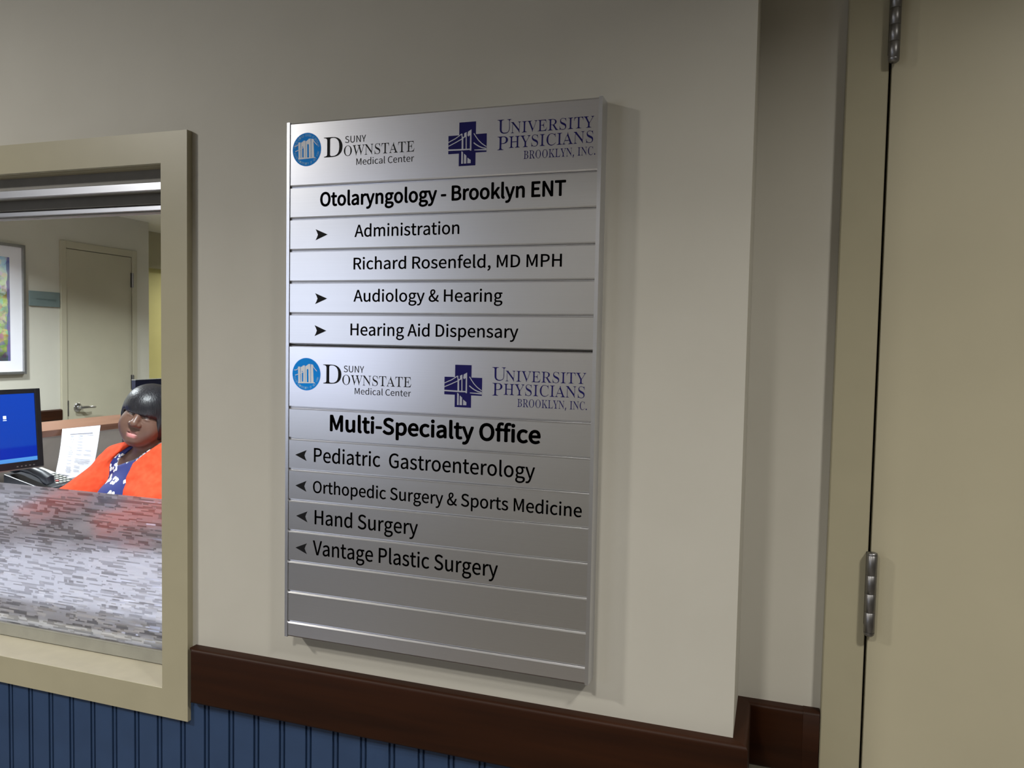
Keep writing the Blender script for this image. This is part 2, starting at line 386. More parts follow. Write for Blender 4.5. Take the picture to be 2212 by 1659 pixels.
# ------------------------------------------------------------------ the setting
RX = 0.702                    # outer corner where the wall steps back
WX0, WX1, WZ0, WZ1 = -1.80, -0.2705, -0.963, -0.0432     # window opening
b = MB()
for x0, x1, z0, z1 in ((-8.0, WX0, FLOOR, CEIL), (WX1, RX, FLOOR, CEIL), (WX0, WX1, FLOOR, WZ0 - 0.004), (WX0, WX1, WZ1, CEIL)):
    b.box(x0, x1, 0, 0.14, z0, z1)
struct(b.build('wall_front', 'wall_paint'), 'beige corridor wall with the office window and the directory sign', 'wall')
DX0, DX1, DZ1 = 0.8755, 1.795, 0.30
b = MB(); b.box(RX - 0.15, DX0 - 0.03, 0.14, 0.28, FLOOR, CEIL); b.box(DX1 + 0.03, 4.0, 0.14, 0.28, FLOOR, CEIL); b.box(DX0 - 0.03, DX1 + 0.03, 0.14, 0.28, DZ1 + 0.03, CEIL)
struct(b.build('wall_recess', 'wall_paint'), 'beige wall set back beside the door', 'wall')
b = MB(); b.box(-8.1, 4.1, -4.6, -4.5, FLOOR, CEIL); struct(b.build('wall_back', 'wall_paint'))
b = MB(); b.box(4.0, 4.1, -4.5, 0.28, FLOOR, CEIL); struct(b.build('wall_right', 'wall_paint'))
b = MB(); b.box(-8.1, -8.0, -4.5, 6.6, FLOOR, CEIL); struct(b.build('wall_left', 'wall_paint'))
LX = -4.22
b = MB()
for y0, y1, z0, z1 in ((0.14, 3.25, FLOOR, CEIL), (3.93, 4.085, FLOOR, CEIL), (3.25, 3.93, 0.33, CEIL)):
    b.box(LX - 0.12, LX, y0, y1, z0, z1)
struct(b.build('wall_office', 'office_paint'), 'cream office wall with a painting, a plaque and a door', 'wall')
b = MB(); b.box(-4.80, -4.70, 4.085, 6.5, FLOOR, CEIL); struct(b.build('wall_alcove', 'yellow_paint'), 'yellow wall glimpsed past the end of the office wall', 'wall')
b = MB(); b.box(-4.70, -4.62, 4.085, 6.5, 0.283, CEIL); struct(b.build('trim_header', 'cream_paint'), 'dull olive header above the yellow wall', 'trim')
b = MB(); b.box(-4.80, 0.7, 6.5, 6.6, FLOOR, CEIL); struct(b.build('wall_far', 'office_paint'))
b = MB(); b.box(0.552, 0.70, 0.28, 6.5, FLOOR, CEIL); struct(b.build('wall_inner', 'office_paint'))
b = MB(); b.box(-8.1, 4.1, -4.6, 6.6, FLOOR - 0.05, FLOOR); struct(b.build('floor', 'floor_vinyl'))
b = MB(); b.box(-8.1, 4.1, -4.6, 6.6, CEIL, CEIL + 0.05); struct(b.build('ceiling', 'ceiling_paint'))

# lamp bodies round the downlights, the added fill lamps too
for n, x, y, p, s_, c, sp_ in LAMPS:
    t = thing('recessed_downlight', (x, y, CEIL), 'round recessed ceiling downlight with a white trim ring', 'ceiling light', 'ceiling downlights')
    b = MB(); b.lathe([(0.100, 0), (0.100, -0.010), (0.135, -0.006), (0.135, 0)], (x, y, CEIL)); b.build('trim_ring', 'window_frame_white', t, smooth=True)

# blue beadboard below the rail: flats with a bead between two grooves every 51.6 mm
b = MB(); prof = []
yb, pitch = -0.005, 0.05160
g0 = -0.6455
def beadboard(b, xl, xr, ztop):
    prof = [(xl, yb)]
    for k in range(math.ceil((xl + 0.008 - g0) / pitch), math.floor((xr - 0.008 - g0) / pitch) + 1):
        c = g0 + pitch * k
        for dx, dy in ((-0.0062, 0), (-0.0056, 0.0042), (-0.0030, 0.0042), (-0.0022, 0.0004), (0, -0.0002), (0.0022, 0.0004), (0.0030, 0.0042), (0.0056, 0.0042), (0.0062, 0)):
            prof.append((c + dx, yb + dy))
    prof += [(xr, yb), (xr, 0.0), (xl, 0.0)]
    n = len(prof)
    v = [(p[0], p[1], z) for z in (FLOOR, ztop) for p in prof]
    b.add(v, [(i, (i + 1) % n, n + (i + 1) % n, n + i) for i in range(n)] + [tuple(range(n, 2 * n))])
beadboard(b, -5.95, -0.2215, -1.000)
beadboard(b, -0.2215, RX - 0.001, -0.935)
struct(b.build('trim_wainscot', 'blue_paint'), 'blue beadboard wainscot below the wood rail', 'wainscot')

# wood rail: rounded board, mitred round the corner of the step
ZT, ZB, RT = -0.8795, -0.9765, 0.0205
def railprof(out, zt=ZT, zb=ZB):
    r = 0.006; q = []
    q.append((0.0, zt)); 
    for i in range(5):
        a = math.pi / 2 * i / 4; q.append((RT - r + r * math.sin(a), zt - r + r * math.cos(a)))
    for i in range(5):
        a = math.pi / 2 * i / 4; q.append((RT - r + r * math.cos(a), zb + r - r * math.sin(a)))
    q.append((0.0, zb)); return q
xa = -0.2075
b = MB(); pr = [(-p[0], p[1]) for p in railprof(1)]
b.extrude(pr, 'x', 0, 0, ends=(lambda p: xa + 0.006 * (1 if -p[0] > RT - 0.002 else 0), lambda p: RX - p[0]))
struct(b.build('trim_1', 'rail_wood', smooth=True, angle=50), 'long reddish brown wood rail under the directory sign', 'rail')
b = MB(); pr = [(RX + p[0], p[1]) for p in railprof(1)]
b.extrude(pr, 'y', 0, 0, ends=(lambda p: -(p[0] - RX), lambda p: 0.14 - (p[0] - RX)))
struct(b.build('trim_2', 'rail_wood_side', smooth=True, angle=50), 'short return of the wood rail round the wall corner', 'rail')
b = MB(); pr = [(0.14 - p[0], p[1]) for p in railprof(1)]
b.extrude(pr, 'x', 0, 0, ends=(lambda p: RX + (0.14 - p[0]), lambda p: 0.7965))
b.extrude([(0.14, ZT + 0.0005), (0.14 - RT + 0.003, ZT + 0.0005), (0.14 - RT - 0.0005, ZT - 0.003), (0.14 - RT - 0.0005, ZB), (0.14, ZB)], 'x', 0.7965, 0.8195)
struct(b.build('trim_3', 'rail_wood', smooth=True, angle=50), 'short dark wood rail beside the door frame', 'rail')

# ------------------------------------------------------------------ office window
CX0, CX1, CZ0, CZ1 = WX0 - 0.0555, -0.2150, -1.0143, 0.0093
w1 = thing('window_1', (-1.0, 0, WZ0)); struct(w1, 'cream framed sliding office window', 'window')
b = MB(); yf = -0.013
def mitre(p0, p1, q0, q1):       # casing board between outer edge p and inner edge q
    vs = []
    for (x, z) in (p0, p1, q1, q0): vs += [(x, yf, z), (x, 0.0, z)]
    b.add(vs, [(0, 2, 4, 6), (1, 7, 5, 3), (0, 1, 3, 2), (2, 3, 5, 4), (4, 5, 7, 6), (6, 7, 1, 0)])
O = [(CX0, CZ0), (CX1, CZ0), (CX1, CZ1), (CX0, CZ1)]; I = [(WX0, WZ0), (WX1, WZ0), (WX1, WZ1), (WX0, WZ1)]
for i in range(4): mitre(O[i], O[(i + 1) % 4], I[i], I[(i + 1) % 4])
b.build('casing', 'cream_paint', w1)
b = MB()   # painted lining of the opening (head and jambs)
b.box(WX1 - 0.0005, WX1 + 0.012, 0.0, 0.16, WZ0, WZ1); b.box(WX0 - 0.012, WX0 + 0.0005, 0.0, 0.16, WZ0, WZ1); b.box(WX0, WX1, 0.0, 0.16, WZ1 - 0.0012, WZ1 + 0.012)
b.build('lining', 'cream_paint', w1)
b = MB()   # head track, recess shade put into its dark grey, with bright aluminium lips
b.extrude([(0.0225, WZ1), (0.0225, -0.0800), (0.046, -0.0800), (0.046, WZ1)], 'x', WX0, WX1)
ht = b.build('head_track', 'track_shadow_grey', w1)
b = MB(); b.extrude([(0.0225, -0.0652), (0.0190, -0.0662), (0.0180, -0.0680), (0.0180, -0.0805), (0.0190, -0.0815), (0.0225, -0.0815)], 'x', WX0, WX1); b.build('track_lip', 'aluminium', ht)
b = MB()
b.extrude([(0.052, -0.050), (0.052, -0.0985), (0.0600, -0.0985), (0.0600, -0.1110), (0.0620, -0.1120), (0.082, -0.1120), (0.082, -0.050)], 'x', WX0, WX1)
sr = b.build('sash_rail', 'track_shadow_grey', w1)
b = MB(); b.extrude([(0.0602, -0.0990), (0.0568, -0.1000), (0.0560, -0.1012), (0.0560, -0.1085), (0.0570, -0.1095), (0.0602, -0.1095)], 'x', WX0, WX1); b.build('rail_lip', 'aluminium', sr)
b = MB(); b.box(WX0, WX1, 0.072, 0.077, -0.945, -0.108)
gp = b.build('glass_pane', 'clear_glass', w1)
b = MB(); b.box(WX0 + 0.001, WX1 - 0.001, 0.0705, 0.0719, -0.9365, -0.6465)
b.build('privacy_film', 'privacy_film', gp)
b = MB(); b.box(WX0, WX1, 0.066, 0.090, -0.9620, -0.9375); b.box(WX0, WX1, 0.0655, 0.067, -0.9388, -0.9368)
b.build('bottom_rail', 'strip_grey', w1, bevel=0.0006)
b = MB(); b.box(WX0, WX1, 0.0035, 0.16, WZ0 - 0.0035, WZ0 - 0.0008)
b.build('ledge', 'sill_paint', w1)
b = MB(); b.box(WX0, WX1, -0.0128, 0.0018, WZ0 - 0.004, WZ0 + 0.0004)
b.build('ledge_nosing', 'sill_paint', w1, bevel=0.0006)

# unseen glowing window, added and sized for the bluish reflection in the sign
w2 = thing('added_window', (-3.05, -4.5, -0.95)); struct(w2, 'glowing window added in the back wall for the reflection in the sign', 'window')
DWX0, DWX1, DWZ0, DWZ1 = -4.0, -2.10, -0.95, 0.54
b = MB(); b.box(DWX0, DWX1, -4.4985, -4.494, DWZ0, DWZ1); b.build('added_glow_pane', 'added_glow_pane', w2)
b = MB()
for x0, x1, z0, z1 in ((DWX0 - .06, DWX0, DWZ0 - .06, DWZ1 + .06), (DWX1, DWX1 + .06, DWZ0 - .06, DWZ1 + .06), (DWX0, DWX1, DWZ1, DWZ1 + .06), (DWX0, DWX1, DWZ0 - .06, DWZ0)):
    b.box(x0, x1, -4.4995, -4.47, z0, z1)
b.build('window_frame', 'window_frame_white', w2)

# ------------------------------------------------------------------ corridor door
d1 = thing('door_1', (DX0, 0.12, FLOOR)); struct(d1, 'cream steel door at the right with its frame and hinges', 'door')
b = MB()
pj = [(0.8205, 0.1395), (0.8205, 0.1215), (0.8220, 0.1200), (0.8740, 0.1200), (0.8752, 0.1212), (0.8752, 0.2200), (0.8500, 0.2200), (0.8500, 0.1395)]
b.extrude(pj, 'z', FLOOR, DZ1 + 0.055)
mx_ = DX0 + DX1
b.extrude([(mx_ - p[0], p[1]) for p in pj], 'z', FLOOR, DZ1 + 0.055)
b.box(0.8752, mx_ - 0.8752, 0.1203, 0.2200, DZ1, DZ1 + 0.055)
b.build('door_frame', 'cream_paint', d1)
b = MB(); b.box(0.8788, DX1 - 0.003, 0.1195, 0.1635, FLOOR + 0.008, DZ1 - 0.003)
leaf = b.build('door_leaf', 'door_paint', d1, bevel=0.001)
b = MB(); b.box(0.8752, 0.8786, 0.150, 0.158, FLOOR, DZ1); b.build('gap_shade', 'dark_gap', d1)  # dark strip standing in for the shade of the open door gap

def hinge(zt, zb, cut):
    xc, yc, r = 0.8795, 0.1090, 0.0073
    b = MB()
    b.lathe([(0.0, zb - 0.004), (0.0045, zb - 0.0038), (0.0066, zb - 0.002), (r, zb + 0.0008), (r, zb + 0.002)], (xc, yc, 0), n=28)
    b.lathe([(r, zt - 0.002), (r, zt - 0.0008), (0.0066, zt + 0.0012), (0.004, zt + 0.0022), (0.0, zt + 0.0024)], (xc, yc, 0), n=28)
    h = b.build('hinge', 'hinge_steel', d1, smooth=True, angle=60)
    ks = [zb + 0.002 + (zt - zb - 0.004) * f for f in cut]
    for z0, z1 in zip(ks[:-1], ks[1:]):
        b = MB(); b.lathe([(r - 0.0006, z0), (r, z0 + 0.0005), (r, z1 - 0.0005), (r - 0.0006, z1)], (xc, yc, 0), n=28)
        b.build('knuckle', 'hinge_steel', h, smooth=True, angle=60)
    b = MB(); b.box(0.8728, 0.8750, 0.1085, 0.1215, zb + 0.010, zt); b.box(0.8762, 0.8780, 0.1100, 0.1210, zb, zt)
    b.build('leaf_edge', 'dark_gap', h)
hinge(0.177, 0.0605, [0, .20, .40, .60, .80, 1])
hinge(-0.6300, -0.7455, [0, .26, .50, .74, 1])

